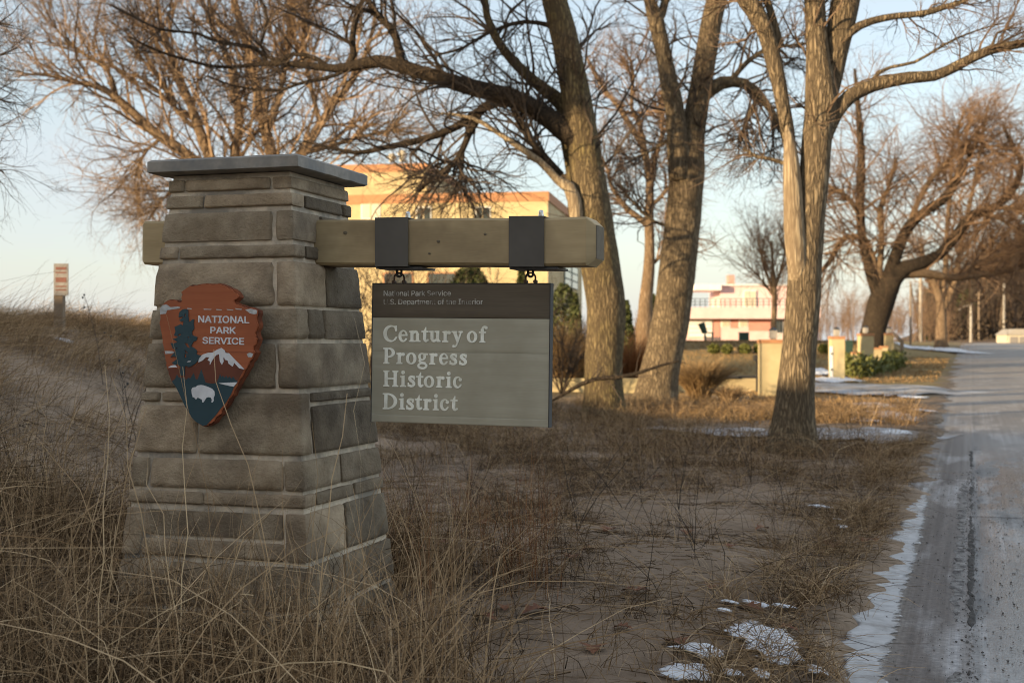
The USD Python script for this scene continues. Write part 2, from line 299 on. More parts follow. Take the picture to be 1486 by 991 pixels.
material("road_look", {
    "g": ("geometry", {}), "d": ("vector_math", {"math_type": "dot_product", "vector2": (RN[0], RN[1], 0)}),
    "rm": ("mapping", {"mapping_type": "point", "rotation": (0, 0, math.atan2(RD[0], RD[1])), "scale": (1, 1, 1)}), "rs": ("mapping", {"scale": (1.0, .22, 1.0)}),
    "sm": ("mapping", {"scale": (16.0, .12, 1.0)}), "sn": ("noise_texture", {"scale": 1.0, "detail": 6.0, "roughness": .7}), "sr": ("rgb_ramp", {"ramp": [(.3, (.52, .44, .37)), (.52, (1.0, .96, .92)), (.7, (1.45, 1.45, 1.46))]}), "sx": ("mix_color", {"blend_type": "multiply", "fac": 1.0, "use_clamp": False}),
    "n5": ("noise_texture", {"scale": 26.0, "detail": 5.0, "roughness": .75}), "r5": ("rgb_ramp", {"ramp": [(.35, (.6, .6, .6)), (.65, (1.3, 1.3, 1.3))]}), "sx5": ("mix_color", {"blend_type": "multiply", "fac": 1.0, "use_clamp": False}),
    "n": ("noise_texture", {"scale": 2.2, "detail": 7.0, "roughness": .6}), "n2": ("noise_texture", {"scale": 1.2, "detail": 5.0, "roughness": .6}), "n3": ("noise_texture", {"scale": 90., "detail": 4.0}),
    "w": ("math", {"math_type": "multiply_add", "value2": .05}), "wo": ("math", {"math_type": "multiply_add", "value2": .1, "value3": .0}),
    "c": ("rgb_ramp", {"ramp": [(0, (.19, .165, .145)), (.018, (.20, .18, .16)), (.0245, (.115, .094, .080)), (.046, (.125, .105, .092)), (.049, (.20, .185, .175)), (.056, (.21, .195, .185)), (.059, (.035, .033, .033)), (.064, (.045, .042, .042)), (.070, (.115, .108, .102)), (.12, (.095, .088, .082)), (.3, (.13, .12, .11)), (.5, (.16, .15, .14)), (1, (.17, .16, .15))]}),
    "ice": ("rgb_ramp", {"ramp": [(.50, (0, 0, 0)), (.58, (.75, .75, .75))]}), "m": ("mix_color", {"b": (.33, .325, .325)}),
    "ro": ("rgb_ramp", {"ramp": [(.40, (.04, .04, .04)), (.50, (.13, .13, .13)), (.62, (.5, .5, .5))]}),
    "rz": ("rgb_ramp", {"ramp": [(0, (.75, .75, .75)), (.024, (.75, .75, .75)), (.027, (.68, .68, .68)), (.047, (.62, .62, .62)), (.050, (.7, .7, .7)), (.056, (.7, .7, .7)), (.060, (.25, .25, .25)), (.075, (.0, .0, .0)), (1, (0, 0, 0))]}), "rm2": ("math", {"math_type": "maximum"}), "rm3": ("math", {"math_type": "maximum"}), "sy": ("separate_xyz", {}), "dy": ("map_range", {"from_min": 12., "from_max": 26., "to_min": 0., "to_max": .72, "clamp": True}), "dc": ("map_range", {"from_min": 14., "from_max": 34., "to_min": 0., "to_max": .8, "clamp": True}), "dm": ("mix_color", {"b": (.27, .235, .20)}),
    "bp": ("bump", {"strength": .5, "distance": .004}), "p": ("principled_bsdf", {"specular_ior_level": .5})},
    [("g.position", "d.vector1"), ("g.position", "rm.vector"), ("rm.vector", "rs.vector"), ("rs.vector", "n.vector"), ("rs.vector", "n2.vector"), ("g.position", "n3.vector"),
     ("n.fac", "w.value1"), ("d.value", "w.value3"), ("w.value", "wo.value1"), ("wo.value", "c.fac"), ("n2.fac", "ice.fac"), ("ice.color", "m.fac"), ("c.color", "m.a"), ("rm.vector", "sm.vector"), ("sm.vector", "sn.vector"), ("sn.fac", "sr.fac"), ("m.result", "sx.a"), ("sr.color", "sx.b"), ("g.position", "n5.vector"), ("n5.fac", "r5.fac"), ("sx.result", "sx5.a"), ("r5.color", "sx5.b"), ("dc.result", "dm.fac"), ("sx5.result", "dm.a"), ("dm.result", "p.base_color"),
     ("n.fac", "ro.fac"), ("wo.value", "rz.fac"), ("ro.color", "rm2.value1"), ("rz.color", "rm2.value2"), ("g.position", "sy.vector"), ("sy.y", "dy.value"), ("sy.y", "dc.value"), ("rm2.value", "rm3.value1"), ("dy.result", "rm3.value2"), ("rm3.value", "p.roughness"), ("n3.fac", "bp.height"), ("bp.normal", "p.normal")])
# ramp fac = 0.1 * (s + 0.16 n) with s in metres: shift so that the road's left edge s = -0.55 is at 0
_w = UsdShade.Shader.Get(stage, "/World/Looks/road_look/wo"); _w.GetInput("value3").Set(.1 * (.55 - .025))  # metres past the edge / 10
road_sheet("road", -.95, 5.8, -6, 266, .25, .25, "road_look", "wet grey road with icy edges", 0.0, .0, 2)

def rim_attr(p, v): UsdGeom.PrimvarsAPI(stage.GetPrimAtPath(p)).CreatePrimvar("rim", Sdf.ValueTypeNames.FloatArray, "vertex").Set(Vt.FloatArray.FromNumpy(np.asarray(v).reshape(-1).astype(np.float32)))
def icy(name, a, b, dirt, sc):
    """snow or ice that breaks up and thins out towards its rim (primvar rim: 0 inside, 1 at the edge)."""
    return material(name, {"g": ("geometry", {}), "n": ("noise_texture", {"scale": sc, "detail": 6.0, "roughness": .7}), "n2": ("noise_texture", {"scale": sc * .35, "detail": 5.0, "roughness": .65}), "n3": ("noise_texture", {"scale": 130., "detail": 3.0}),
        "r": ("rgb_ramp", {"ramp": [(.3, a), (.7, b)]}), "r2": ("rgb_ramp", {"ramp": [(.52, (0, 0, 0)), (.70, (.8, .8, .8))]}), "m": ("mix_color", {"b": dirt}), "rim": ("attribute", {"attribute": "rim"}),
        "k": ("math", {"math_type": "multiply_add", "value2": .62}), "cut": ("map_range", {"from_min": .72, "from_max": .84, "to_min": 0., "to_max": 1., "clamp": True}), "bp": ("bump", {"strength": .5, "distance": .004}),
        "p": ("principled_bsdf", {"roughness": .7, "specular_ior_level": .3}), "t": ("transparent_bsdf", {}), "mx": ("mix_closure", {})},
        [("g.position", "n.vector"), ("g.position", "n2.vector"), ("g.position", "n3.vector"), ("n.fac", "r.fac"), ("n2.fac", "r2.fac"), ("r2.color", "m.fac"), ("r.color", "m.a"), ("m.result", "p.base_color"), ("n3.fac", "bp.height"), ("bp.normal", "p.normal"),
         ("rim.fac", "k.value1"), ("n.fac", "k.value3"), ("k.value", "cut.value"), ("cut.result", "mx.fac"), ("p.BSDF", "mx.closure1"), ("t.BSDF", "mx.closure2")], surface="mx.closure")
icy("ice_crust", (.34, .33, .32), (.58, .575, .57), (.20, .175, .15), 9.)
icy("snow", (.58, .60, .63), (.82, .83, .85), (.50, .48, .46), 16.)
def ice_strip():
    aa = np.linspace(-2, 15.5, 420); uu = np.linspace(0, 1, 14); q = np.stack([aa, 0 * aa, 0 * aa], 1)
    n0 = .22 * (meshkit.fbm(q * 1.9, 4, 3) - .5); n1 = .05 * (meshkit.fbm(q * 2.5, 3, 6) - .5)
    wv = smooth01((15.5 - aa) / 4.5); L0, L1 = -.60 + n0 + .20 * (1 - wv), -.335 + n1 - .05 * (1 - wv)
    S = L0[:, None] * (1 - uu) + np.maximum(L1, L0 + .01)[:, None] * uu + (.16 * (meshkit.fbm(q * 7, 3, 4) - .5))[:, None] * (1 - uu) ** 5; A = np.repeat(aa[:, None], len(uu), 1)
    Xr, Yr = S * RN[0] + A * RD[0], S * RN[1] + A * RD[1]
    h = .006 + .010 * smooth01(1 - uu * 1.6)[None] + .002 * (meshkit.fbm(np.stack([Xr * 6, Yr * 6, 0 * Xr], -1), 3, 8) - .5); h[:, 0] = -.05; h[:, -1] = -.01
    p = part(None, "roadside_ice", grid_mesh(Xr, Yr, road_rise(Yr) + h), "ice_crust", True); tag(stage.GetPrimAtPath(p), "ragged strip of grey white ice along the road edge", "ice", None, "stuff")
    rim_attr(p, np.repeat((np.clip((uu - .55) / .45, 0, 1) ** 1.5)[None], len(aa), 0) * .9 + .7 * (1 - wv)[:, None])
ice_strip()
stony("slush_grit", (.16, .145, .13), (.34, .32, .30), 14, .8, 1.0, 45, (.07, .06, .055), 12, .02)
stony("road_dirt", (.035, .030, .026), (.11, .098, .086), 20, .75, 1.0, 50, (.04, .035, .03), 9, .02)
def crust(name, mat, label, s0, s1, a0, a1, seed, gaps, rag, h):
    """broken crust along the road: lumps with gaps."""
    aa = np.arange(a0, a1, .035); uu = np.linspace(0, 1, 9); q = np.stack([aa, 0 * aa, 0 * aa], 1)
    on = np.clip((meshkit.fbm(q * 1.3, 3, seed) - gaps) * 9, 0, 1); mid, hw = (s0 + s1) / 2, (s1 - s0) / 2
    L0, L1 = mid - hw * on + rag * (meshkit.fbm(q * 7, 3, seed + 1) - .5), mid + hw * on + rag * (meshkit.fbm(q * 7, 3, seed + 2) - .5)
    S = L0[:, None] * (1 - uu) + L1[:, None] * uu; A = np.repeat(aa[:, None], len(uu), 1); Xr, Yr = S * RN[0] + A * RD[0], S * RN[1] + A * RD[1]
    z = h * (1.6 * meshkit.fbm(np.stack([Xr * 17, Yr * 17, 0 * Xr], -1), 3, seed) - .25) * on[:, None]; z[:, [0, -1]] = -.01; z = np.where(on[:, None] < .05, -.02, z)
    p = part(None, name, grid_mesh(Xr, Yr, road_rise(Yr) + z), mat, True); tag(stage.GetPrimAtPath(p), label, None, None, "stuff")
crust("gritty_slush", "slush_grit", "broken strip of gritty frozen slush between the wheel tracks", -.115, -.035, 4.5, 15, 51, .30, .07, .006)
crust("dark_grit", "road_dirt", "line of dark grit and ice clumps along the road seam", -.018, .020, 4.5, 19, 54, .36, .045, .009)
def road_bar(name, label, a0, w, s0, s1):
    ss = np.linspace(s0, s1, 40); j = .012 * (meshkit.fbm(np.stack([ss * 5, 0 * ss, 0 * ss], 1), 3, 2) - .5)
    S = np.stack([ss, ss]); A = np.stack([a0 + j - w / 2, a0 + j + w / 2]); Xr, Yr = S * RN[0] + A * RD[0], S * RN[1] + A * RD[1]
    p = part(None, name, grid_mesh(Xr, Yr, road_rise(Yr) + .004), "road_dirt"); tag(stage.GetPrimAtPath(p), label, None, None, "structure")
road_bar("pavement_joint", "dark joint across the road slabs", 11.9, .022, .03, 5.7)
def gravel(n, seed):
    g = np.random.default_rng(seed); s = np.concatenate([g.normal(0, .03, n // 3), g.uniform(-.5, .25, n // 3), g.normal(.27, .08, n // 6), g.uniform(-.6, 2.5, n - n // 3 - n // 3 - n // 6)]); a = g.uniform(4.6, 16, n)
    r = .0025 + .007 * g.random(n) ** 4; o = trimesh.creation.icosahedron(); ov = np.array(o.vertices); of = np.array(o.faces)
    c = np.stack([s * RN[0] + a * RD[0], s * RN[1] + a * RD[1], r * .4 + .003], 1); V = c[:, None] + ov[None] * r[:, None, None] * g.uniform(.6, 1.2, (n, 12, 3)) * np.array([1, 1, .7])
    return V.reshape(-1, 3), (of[None] + (np.arange(n) * 12)[:, None, None]).reshape(-1, 3)
solo("road_gravel", gravel(3000, 5), "slush_grit", "scattered grit and small pebbles on the wet road", "gravel", None, "stuff")
# ------------------------------------------------------------------ vegetation generators
def unit(v): return v / (np.linalg.norm(v, axis=-1, keepdims=True) + 1e-12)
def at_t(P, R, idx, t):
    K = P.shape[1]; f = t * (K - 1); k = np.minimum(f.astype(int), K - 2); w = (f - k)[:, None]
    a, b = P[idx, k], P[idx, k + 1]
    return a * (1 - w) + b * w, unit(b - a), R[idx, k] * (1 - w[:, 0]) + R[idx, k + 1] * w[:, 0]
def spawn(g, P, R, n, L, ang=(.5, 1.1), t0=.15, K=6, wander=.25, up=0.0, rk=.6, lmin=.35, tip=.3, rmax=9., droop=0.0):
    """n children for every polyline of P. L: mean length."""
    Mn = len(P); N = Mn * n if n >= 1 else int(Mn * n)
    idx = np.tile(np.arange(Mn), n) if n >= 1 else g.integers(0, Mn, N)
    t = t0 + (1 - t0) * g.random(N)
    p, tan, r = at_t(P, R, idx, t)
    rnd = unit(g.normal(size=(N, 3))); perp = unit(rnd - tan * (rnd * tan).sum(1, keepdims=True))
    a = g.uniform(ang[0], ang[1], N)[:, None]
    d = unit(tan * np.cos(a) + perp * np.sin(a) + np.array([0, 0, up]))
    ln = L * g.uniform(lmin, 1.4, N) * (1.15 - .55 * t)
    out = np.empty((N, K, 3)); out[:, 0] = p; step = (ln / (K - 1))[:, None]
    for k in range(1, K):
        d = unit(d + wander * g.normal(size=(N, 3)) + np.array([0, 0, up * .35 - droop * k / K]))
        out[:, k] = out[:, k - 1] + d * step
    r0 = np.minimum(np.minimum(r * rk, ln * .016 + .0015), rmax)
    rad = r0[:, None] * np.linspace(1, tip, K)[None]
    return out, rad
def stack(Ls, K):
    """Resample limbs (P,R) of any length to K points each."""
    Ps, Rs = [], []
    for P, R in Ls:
        t = np.linspace(0, 1, len(P)); q = np.linspace(0, 1, K)
        Ps.append(np.stack([np.interp(q, t, P[:, i]) for i in range(3)], 1)); Rs.append(np.interp(q, t, R))
    return np.array(Ps), np.array(Rs)
def limb_px(pts, Z):
    """pts (x, y, width in pixels, extra depth)."""
    P = np.array([px(q[0], q[1], Z + (q[3] if len(q) > 3 else 0)) for q in pts])
    R = np.array([q[2] / F * (Z + (q[3] if len(q) > 3 else 0)) / 2 for q in pts])
    return P, R
def build_tree(name, label, Z, trunk, limbs, bark, twig_mat, levels, seed, limb_bark=None, sides=16, step=.25, group=None, dead=(), root=1.35, cat_="tree", wig=.0):
    g = np.random.default_rng(seed)
    T = thing(name, label, cat_, group)
    all_l = []
    for k, pts in enumerate(trunk):
        P, R = limb_px(pts, Z)
        if k == 0:
            zb = float(ground(P[0, 0], P[0, 1])) - .15
            P = np.vstack([[P[0, 0], P[0, 1], min(zb, P[0, 2] - .02)], P]); R = np.r_[R[0] * 1.08, R]
        P, R = resample(P, R, step)
        if k == 0: R = R * (1 + (root - 1) * np.exp(-np.maximum(P[:, 2] - P[0, 2] - .12, 0) / .28))
        part(T, "trunk", tube(P, R, sides, True, .11, 4.0, seed + k), bark, True)
        all_l.append((P[len(P) // 3:] if k == 0 else P, R[len(R) // 3:] if k == 0 else R))
    for k, pts in enumerate(limbs):
        P, R = limb_px(pts, Z); P, R = resample(P, R, step)
        if wig: P[1:-1] += g.normal(size=(len(P) - 2, 3)) * wig
        lb = "dead_wood" if k in dead else (limb_bark or bark)
        part(T, "limb", tube(P, R, max(7, sides // 2), True, .12, 5.0, seed + 20 + k), lb, True)
        if k not in dead: all_l.append((P, R))
    tw = []
    P, R = stack(all_l, 24)
    src = [(P, R)]
    for (n, L, kw) in levels:
        Ps = [spawn(g, p, r, n, L, **kw) for p, r in (src if kw.get("both") is None else src)]
        new = []
        for p, r in Ps: new.append((p, r)); tw.append((p, r))
        src = new
    for p, r in tw:
        curves(T, "twigs", p, r * 2, twig_mat, "stuff", g.random(len(p)))
    return T, all_l

# ------------------------------------------------------------------ stone pillar of the sign
TH = .298; PC = np.array([-1.147, 6.0]); CT, ST = math.cos(TH), math.sin(TH)
UP_, UQ = np.array([CT, -ST]), np.array([ST, CT])               # along the front face to the right; inward
def half(z): return .305 + .0905 * (2.15 - z)
def pil(p, q, z): xy = PC + UP_ * p + UQ * q; return np.array([xy[0], xy[1], z])
def stone_mesh(c0, c1, z0, z1, bulge, seed, g):
    """Rock-faced block: c0, c1 = four plan corners (p,q) at z0 and z1, counter-clockwise; rounded arrises and a rough face."""
    dims = np.array([np.linalg.norm(np.array(c0[1]) - c0[0]), np.linalg.norm(np.array(c0[2]) - c0[1]), z1 - z0])
    m = trimesh.creation.box([2, 2, 2])
    n = np.clip((dims / .028).astype(int), 4, 16)
    vs, fs, o = [], [], 0
    for ax in range(3):
        b, c = [i for i in range(3) if i != ax]
        for sg in (-1, 1):
            lb = np.sin(np.linspace(-1, 1, n[b] + 1) * np.pi / 2) * .5 + np.linspace(-1, 1, n[b] + 1) * .5; lc = np.sin(np.linspace(-1, 1, n[c] + 1) * np.pi / 2) * .5 + np.linspace(-1, 1, n[c] + 1) * .5
            B, C = np.meshgrid(lb, lc, indexing="ij"); v = np.zeros((B.size, 3)); v[:, ax] = sg; v[:, b] = B.ravel(); v[:, c] = C.ravel()
            i = np.arange(B.size).reshape(B.shape); q = np.stack([i[:-1, :-1], i[1:, :-1], i[1:, 1:], i[:-1, 1:]], -1).reshape(-1, 4)
            if (sg > 0) != (ax != 1): q = q[:, ::-1]
            vs.append(v); fs.append(np.vstack([q[:, [0, 1, 2]], q[:, [0, 2, 3]]]) + o); o += len(v)
    v = np.vstack(vs); f = np.vstack(fs)
    hd = dims / 2; w = v * hd; r = min(.008, hd.min() * .6)
    inn = np.clip(w, -(hd - r), hd - r); d = w - inn; L = np.linalg.norm(d, axis=1, keepdims=True)
    nrm = np.where(L > 1e-9, d / np.maximum(L, 1e-9), 0); w = inn + nrm * r
    tt = w / hd / 2 + .5
    c0, c1 = np.array(c0, float), np.array(c1, float)
    def quad(c): return (c[0] * ((1 - tt[:, :1]) * (1 - tt[:, 1:2])) + c[1] * (tt[:, :1] * (1 - tt[:, 1:2])) + c[2] * (tt[:, :1] * tt[:, 1:2]) + c[3] * ((1 - tt[:, :1]) * tt[:, 1:2]))
    pq = quad(c0) * (1 - tt[:, 2:]) + quad(c1) * tt[:, 2:]
    z = z0 + (z1 - z0) * tt[:, 2]
    e = np.prod(1 - np.abs(v) ** 6 * .0, axis=1)
    P3 = np.stack([pq[:, 0], pq[:, 1], z], 1)
    nz = meshkit.fbm(P3 * 17 + seed * 7.3, 4, seed) - .5; nl = meshkit.fbm(P3 * 4.5 + seed * 3.1, 2, seed + 3) - .42
    edge = np.clip((1 - np.abs(v)), 0, 1); mask = np.minimum(1, np.sort(edge, axis=1)[:, 1] * 6)      # 0 on arrises
    off = (bulge * mask * (.4 + 2.2 * nl) + .034 * nz * (.40 + .60 * mask))
    side = nrm * np.array([1, 1, .25])
    pq = pq + side[:, :2] * off[:, None]; z = z + side[:, 2] * off
    out = np.column_stack([PC[0] + UP_[0] * pq[:, 0] + UQ[0] * pq[:, 1], PC[1] + UP_[1] * pq[:, 0] + UQ[1] * pq[:, 1], z])
    mm = trimesh.Trimesh(out, f, process=False); mm.merge_vertices(digits_vertex=5); mm.fix_normals(); return mm
g = np.random.default_rng(3)
PIL = thing("stone_pillar", "tapered brown stone masonry pillar with grey slab on top", "pillar")
core = []
zs = np.array([-.15, .345, 1.0, 1.6, 2.15, 2.232]); cv = []
for z in zs:
    h = half(z) - .014
    cv += [pil(-h, -h, z), pil(h, -h, z), pil(h, h, z), pil(-h, h, z)]
cf = []
for k in range(len(zs) - 1):
    for i in range(4):
        a, b = 4 * k + i, 4 * k + (i + 1) % 4; cf += [[a, b, b + 4], [a, b + 4, a + 4]]
n4 = 4 * (len(zs) - 1); cf += [[n4, n4 + 1, n4 + 2], [n4, n4 + 2, n4 + 3], [0, 2, 1], [0, 3, 2]]
part(PIL, "mortar_core", (np.array(cv), np.array(cf)), "mortar")
sid = [0]
def stone(p0, p1, q0, q1, z0, z1, depth_q=None, depth_p=None):
    """p, q in units of the half width, -1..1; a depth in metres replaces the far side."""
    cs = []
    for z in (z0, z1):
        h = half(z)
        a0, a1, b0, b1 = p0 * h, p1 * h, q0 * h, q1 * h
        if depth_q: b1 = b0 + depth_q
        if depth_p: a0 = a1 - depth_p
        cs.append([(a0, b0), (a1, b0), (a1, b1), (a0, b1)])
    sid[0] += 1
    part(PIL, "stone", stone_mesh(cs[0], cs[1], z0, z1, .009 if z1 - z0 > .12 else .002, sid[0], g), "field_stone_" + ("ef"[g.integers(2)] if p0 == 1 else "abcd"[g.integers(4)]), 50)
G = .012
# (z0, z1, front splits from left to corner, right face splits from corner to back)
courses = [
    (2.158, 2.212, [(0, .13), (.145, .825), (.845, 1)], [(0, 1)]),
    (2.084, 2.142, [(0, .30), (.31, 1)], [(0, .2), (.22, .84), (.86, 1)]),
    (1.936, 2.064, [(0, .83), (.868, 1)], [(0, .42), (.46, 1)]),
    (1.860, 1.918, [(0, .135), (.15, 1)], [(0, .16), (.19, .44), (.47, 1)]),
    (1.653, 1.842, [(0, .83), (.866, 1)], [(0, .44), (.447, 1)]),
    (1.511, 1.640, [(0, .60), (.62, 1)], [(0, .15), (.16, .37), (.39, 1)]),
    (1.300, 1.492, [(0, .845), (.865, 1)], [(0, 1)]),
    (1.019, 1.279, [(.385, 1)], [(0, .12)]),
    (1.238, 1.280, [(0, .12), (.135, .37)], [(.15, 1)]),
    (1.019, 1.222, [(0, .37)], [(.15, 1)]),
    (.870, .996, [(0, .10), (.116, .875), (.89, 1)], [(0, .45), (.465, 1)]),
    (.800, .855, [(0, .43), (.436, 1)], [(0, .13), (.145, .6), (.61, 1)]),
    (.578, .778, [(0, .095), (.888, 1)], [(0, .45), (.465, 1)]),
    (.668, .774, [(.112, .875)], []),
    (.578, .652, [(.112, .875)], []),
    (.372, .556, [(0, .26), (.275, .72), (.733, 1)], [(0, .4), (.42, 1)]),
    (.10, .350, [(0, .5), (.515, 1)], [(0, .5), (.515, 1)]),
]
for z0, z1, fr, ri in courses:
    for k, (a, b) in enumerate(fr):
        A, B = -1 + 2 * a, -1 + 2 * b
        if b == 1 and ri and ri[0][0] == 0: stone(A, B, -1, -1 + 2 * ri[0][1], z0, z1)
        elif a == 0: stone(A, B, -1, -.35, z0, z1)
        else: stone(A, B, -1, -1, z0, z1, depth_q=.15)
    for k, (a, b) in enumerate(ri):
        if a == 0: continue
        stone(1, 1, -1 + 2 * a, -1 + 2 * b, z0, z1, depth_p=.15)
    if fr[0][0] == 0:                                             # left and back faces
        stone(-1, -.62, -.32, .45, z0, z1); stone(-1, .1, .48, 1, z0, z1); stone(.13, .72, .55, 1, z0, z1)
# slab on top, slightly hipped, with chipped edges
def slab():
    hs = [(.352, 2.236), (.366, 2.243), (.366, 2.288), (.352, 2.297), (.05, 2.316)]
    n = 14; V, Fq = [], []
    for h, z in hs:
        ring = []
        for i in range(4):
            c = [(-1, -1), (1, -1), (1, 1), (-1, 1)]; a, b = np.array(c[i]), np.array(c[(i + 1) % 4])
            for k in range(n):
                t = k / n; ring.append((a * (1 - t) + b * t) * h)
        for p, q in ring: V.append(pil(p, q, z))
    V = np.array(V); V += (meshkit.fbm(V * 22, 3, 4)[:, None] - .5) * np.array([.010, .010, .006])
    m = 4 * n
    for k in range(len(hs) - 1):
        for i in range(m):
            a, b = k * m + i, k * m + (i + 1) % m; Fq.append([a, b, b + m, a + m])
    Fq = np.array(Fq); Fq = np.vstack([Fq[:, :3], Fq[:, [0, 2, 3]]])
    top = len(V); V = np.vstack([V, [pil(0, 0, 2.317)], [pil(0, 0, 2.236)]])
    ex = [[(len(hs) - 1) * m + i, (len(hs) - 1) * m + (i + 1) % m, top] for i in range(m)] + [[(i + 1) % m, i, top + 1] for i in range(m)]
    return trimesh.Trimesh(V, np.vstack([Fq, ex]), process=False)
part(PIL, "cap_slab", slab(), "cap_concrete", 40)

# ------------------------------------------------------------------ timber beam
# beam frame: origin on the pillar axis, x along the beam (sagging 1.1 degrees), y inward, z up
SAG = math.tan(math.radians(1.05))
BZ0 = 1.9565 - .60 * SAG
def bm(m, n_sag=SAG):
    m = m.copy(); v = m.vertices
    xy = PC + np.outer(v[:, 0], UP_) + np.outer(v[:, 1], UQ)
    m.vertices = np.column_stack([xy, v[:, 2] + BZ0 - v[:, 0] * n_sag]); return m
def on_plane(x, y, d):
    """Where the ray through a picture point meets the plane parallel to the pillar's front, d metres in front of its axis: (along, up)."""
    r = np.array([(x - CX) / F, 1.0, -(y - CY) / F]); n = np.array([-ST, -CT, 0]); o = np.array([PC[0], PC[1], 0]) - np.array([0, 0, EYE])
    t = (d + n @ o) / (n @ r); P = np.array([0, 0, EYE]) + r * t
    return float((P[:2] - PC) @ UP_), float(P[2])
xl, xr = on_plane(205, 354, .1)[0], on_plane(864, 352, .1)[0] - .005
def timber(x0, x1, hy, hz, c0, c1):
    """Square timber with worn arrises and pyramid-cut ends (c0, c1 = length of the cut)."""
    prof = []
    st = [(x0, .72 if c0 > .02 else .9), (x0 + c0, 1)] + [(x, 1) for x in np.linspace(x0 + c0, x1 - c1, 40)[1:-1]] + [(x1 - c1, 1), (x1, .72)]
    ring = []
    e = .10; sq = [(-1 + e, -1), (-e, -1), (e, -1), (1 - e, -1), (1, -1 + e), (1, 0), (1, 1 - e), (1 - e, 1), (0, 1), (-1 + e, 1), (-1, 1 - e), (-1, 0), (-1, -1 + e)]
    V = []
    for x, s in st:
        for a, b in sq:
            V.append((x, a * hy * s, b * hz * s))
    V = np.array(V); w = (meshkit.fbm(V * np.array([6, 30, 30]), 3, 2) - .5) * .009
    V[:, 1] += w * np.sign(V[:, 1]); V[:, 2] += (meshkit.fbm(V * np.array([3, 20, 20]) + 9, 3, 8) - .5) * .010 * np.sign(V[:, 2])
    n, K = len(sq), len(st); f = []
    for k in range(K - 1):
        for i in range(n):
            a, b = k * n + i, k * n + (i + 1) % n; f += [[a, b, b + n], [a, b + n, a + n]]
    c = len(V); V = np.vstack([V, [V[:n].mean(0)], [V[-n:].mean(0)]])
    f += [[(i + 1) % n, i, c] for i in range(n)]; f2 = [[(K - 1) * n + i, (K - 1) * n + (i + 1) % n, c + 1] for i in range(n)]
    m = trimesh.Trimesh(V, np.array(f + f2), process=False); m.fix_normals(); return m
BEAM = thing("timber_beam", "olive brown squared timber beam run through the stone pillar", "beam")
part(BEAM, "timber", bm(timber(xl, xr, .100, .1005, .012, .035)), "timber_paint", 35)
e0 = bx(xr - .002, xr + .003, -.070, .070, -.070, .070)
part(BEAM, "end_grain", bm(e0), "end_grain")
for k, (a, b) in enumerate([(544.5, 592.2), (738.6, 789.4)]):
    xa, xb = on_plane(a, 352, .104)[0], on_plane(b, 352, .104)[0]; xm = (xa + xb) / 2
    o, i = .1065, .1035
    band = cat([bx(xa, xb, -o, -i, -o, o), bx(xa, xb, i, o, -o, o), bx(xa, xb, -i, i, i, o), bx(xa, xb, -i, i, -o, -i)])
    p = part(BEAM, "metal_band", bm(band), "band_metal")
    part(BEAM, "base_plate", bm(bx(xa - .004, xb + .055, -.085, .085, -.1165, -.107)), "black_iron")
    part(p, "threaded_rod", bm(cyl((xm + .035, 0, .100), (xm + .035, 0, .136), .0075, 10)), "rusty_iron")
    nut = trimesh.creation.cylinder(.0125, .016, sections=6); nut.apply_translation([xm + .035, 0, .116])
    dome_ = trimesh.creation.icosphere(2, .0105); dome_.apply_translation([xm + .035, 0, .132])
    part(p, "cap_nut", bm(cat([nut, dome_, cyl((xm + .035, 0, .122), (xm + .035, 0, .133), .0105, 12)])), "chrome_nut", 40)
    if k == 0: BOLT = [xm + .035]
    else: BOLT.append(xm + .035)
gk = np.random.default_rng(5)
for (x, y, r) in [(501, 338, .010), (636, 350.5, .008), (623, 368, .006), (704, 340, .007)]:
    a, z = on_plane(x, y, .1); zz = z - BZ0 + a * SAG
    kn = trimesh.creation.icosphere(2, 1.0); kn.apply_scale([r, .0025, r * .8]); kn.apply_translation([a, -.1002, zz])
    part(BEAM, "knot", bm(kn), "end_grain", True)

# ------------------------------------------------------------------ hanging sign board
BD = .0225                                                        # front face of the board in front of the beam's axis
SIGN = thing("hanging_sign", "taupe wooden sign board with cream serif lettering hung below the beam", "sign")
tl, tr, bl, br = [np.array(on_plane(*q, BD)) for q in [(541.2, 412.1), (797.9, 412.1), (540.2, 612.0), (796.2, 620.7)]]
W_, H_ = (tr - tl)[0], .611
ex_ = unit((tr - tl)[None])[0]; ey_ = np.array([ex_[1], -ex_[0]])    # right and down along the face
def bd(m):
    """board frame: x right from the top-left corner, y out of the face (towards the camera positive), z DOWN from the top edge."""
    m = m.copy(); v = m.vertices
    ac = tl + np.outer(v[:, 0], ex_) + np.outer(v[:, 2], ey_)
    xy = PC + np.outer(ac[:, 0], UP_) - np.outer(BD + v[:, 1], UQ)
    m.vertices = np.column_stack([xy, ac[:, 1]]); m.fix_normals() if m.is_watertight else None; return m
def bpos(x, y):
    q = np.array(on_plane(x, y, BD)) - tl
    return float(q @ ex_), float(q @ ey_)
HD = bpos(541, 460.6)[1]
def plank(x0, x1, z0, z1, seed, y0=-.045, warp=.0012):
    b = bx(x0, x1, y0, 0, z0, z1).subdivide().subdivide().subdivide().subdivide(); v = b.vertices
    e = np.minimum(np.minimum(v[:, 2] - z0, z1 - v[:, 2]), np.minimum(v[:, 0] - x0, x1 - v[:, 0]))
    v[:, 1] += np.where(v[:, 1] > -1e-6, (meshkit.fbm(v * np.array([3, 1, 16]) + seed, 3, seed) - .5) * warp * 2 - .002 * np.exp(-e / .0012), 0)
    b.vertices = v; return b
part(SIGN, "header_board", bd(plank(0, W_, 0, HD - .001, 1)), "header_paint", 40)
zc = [HD + .001, bpos(700, 512)[1], bpos(700, 606)[1], H_]
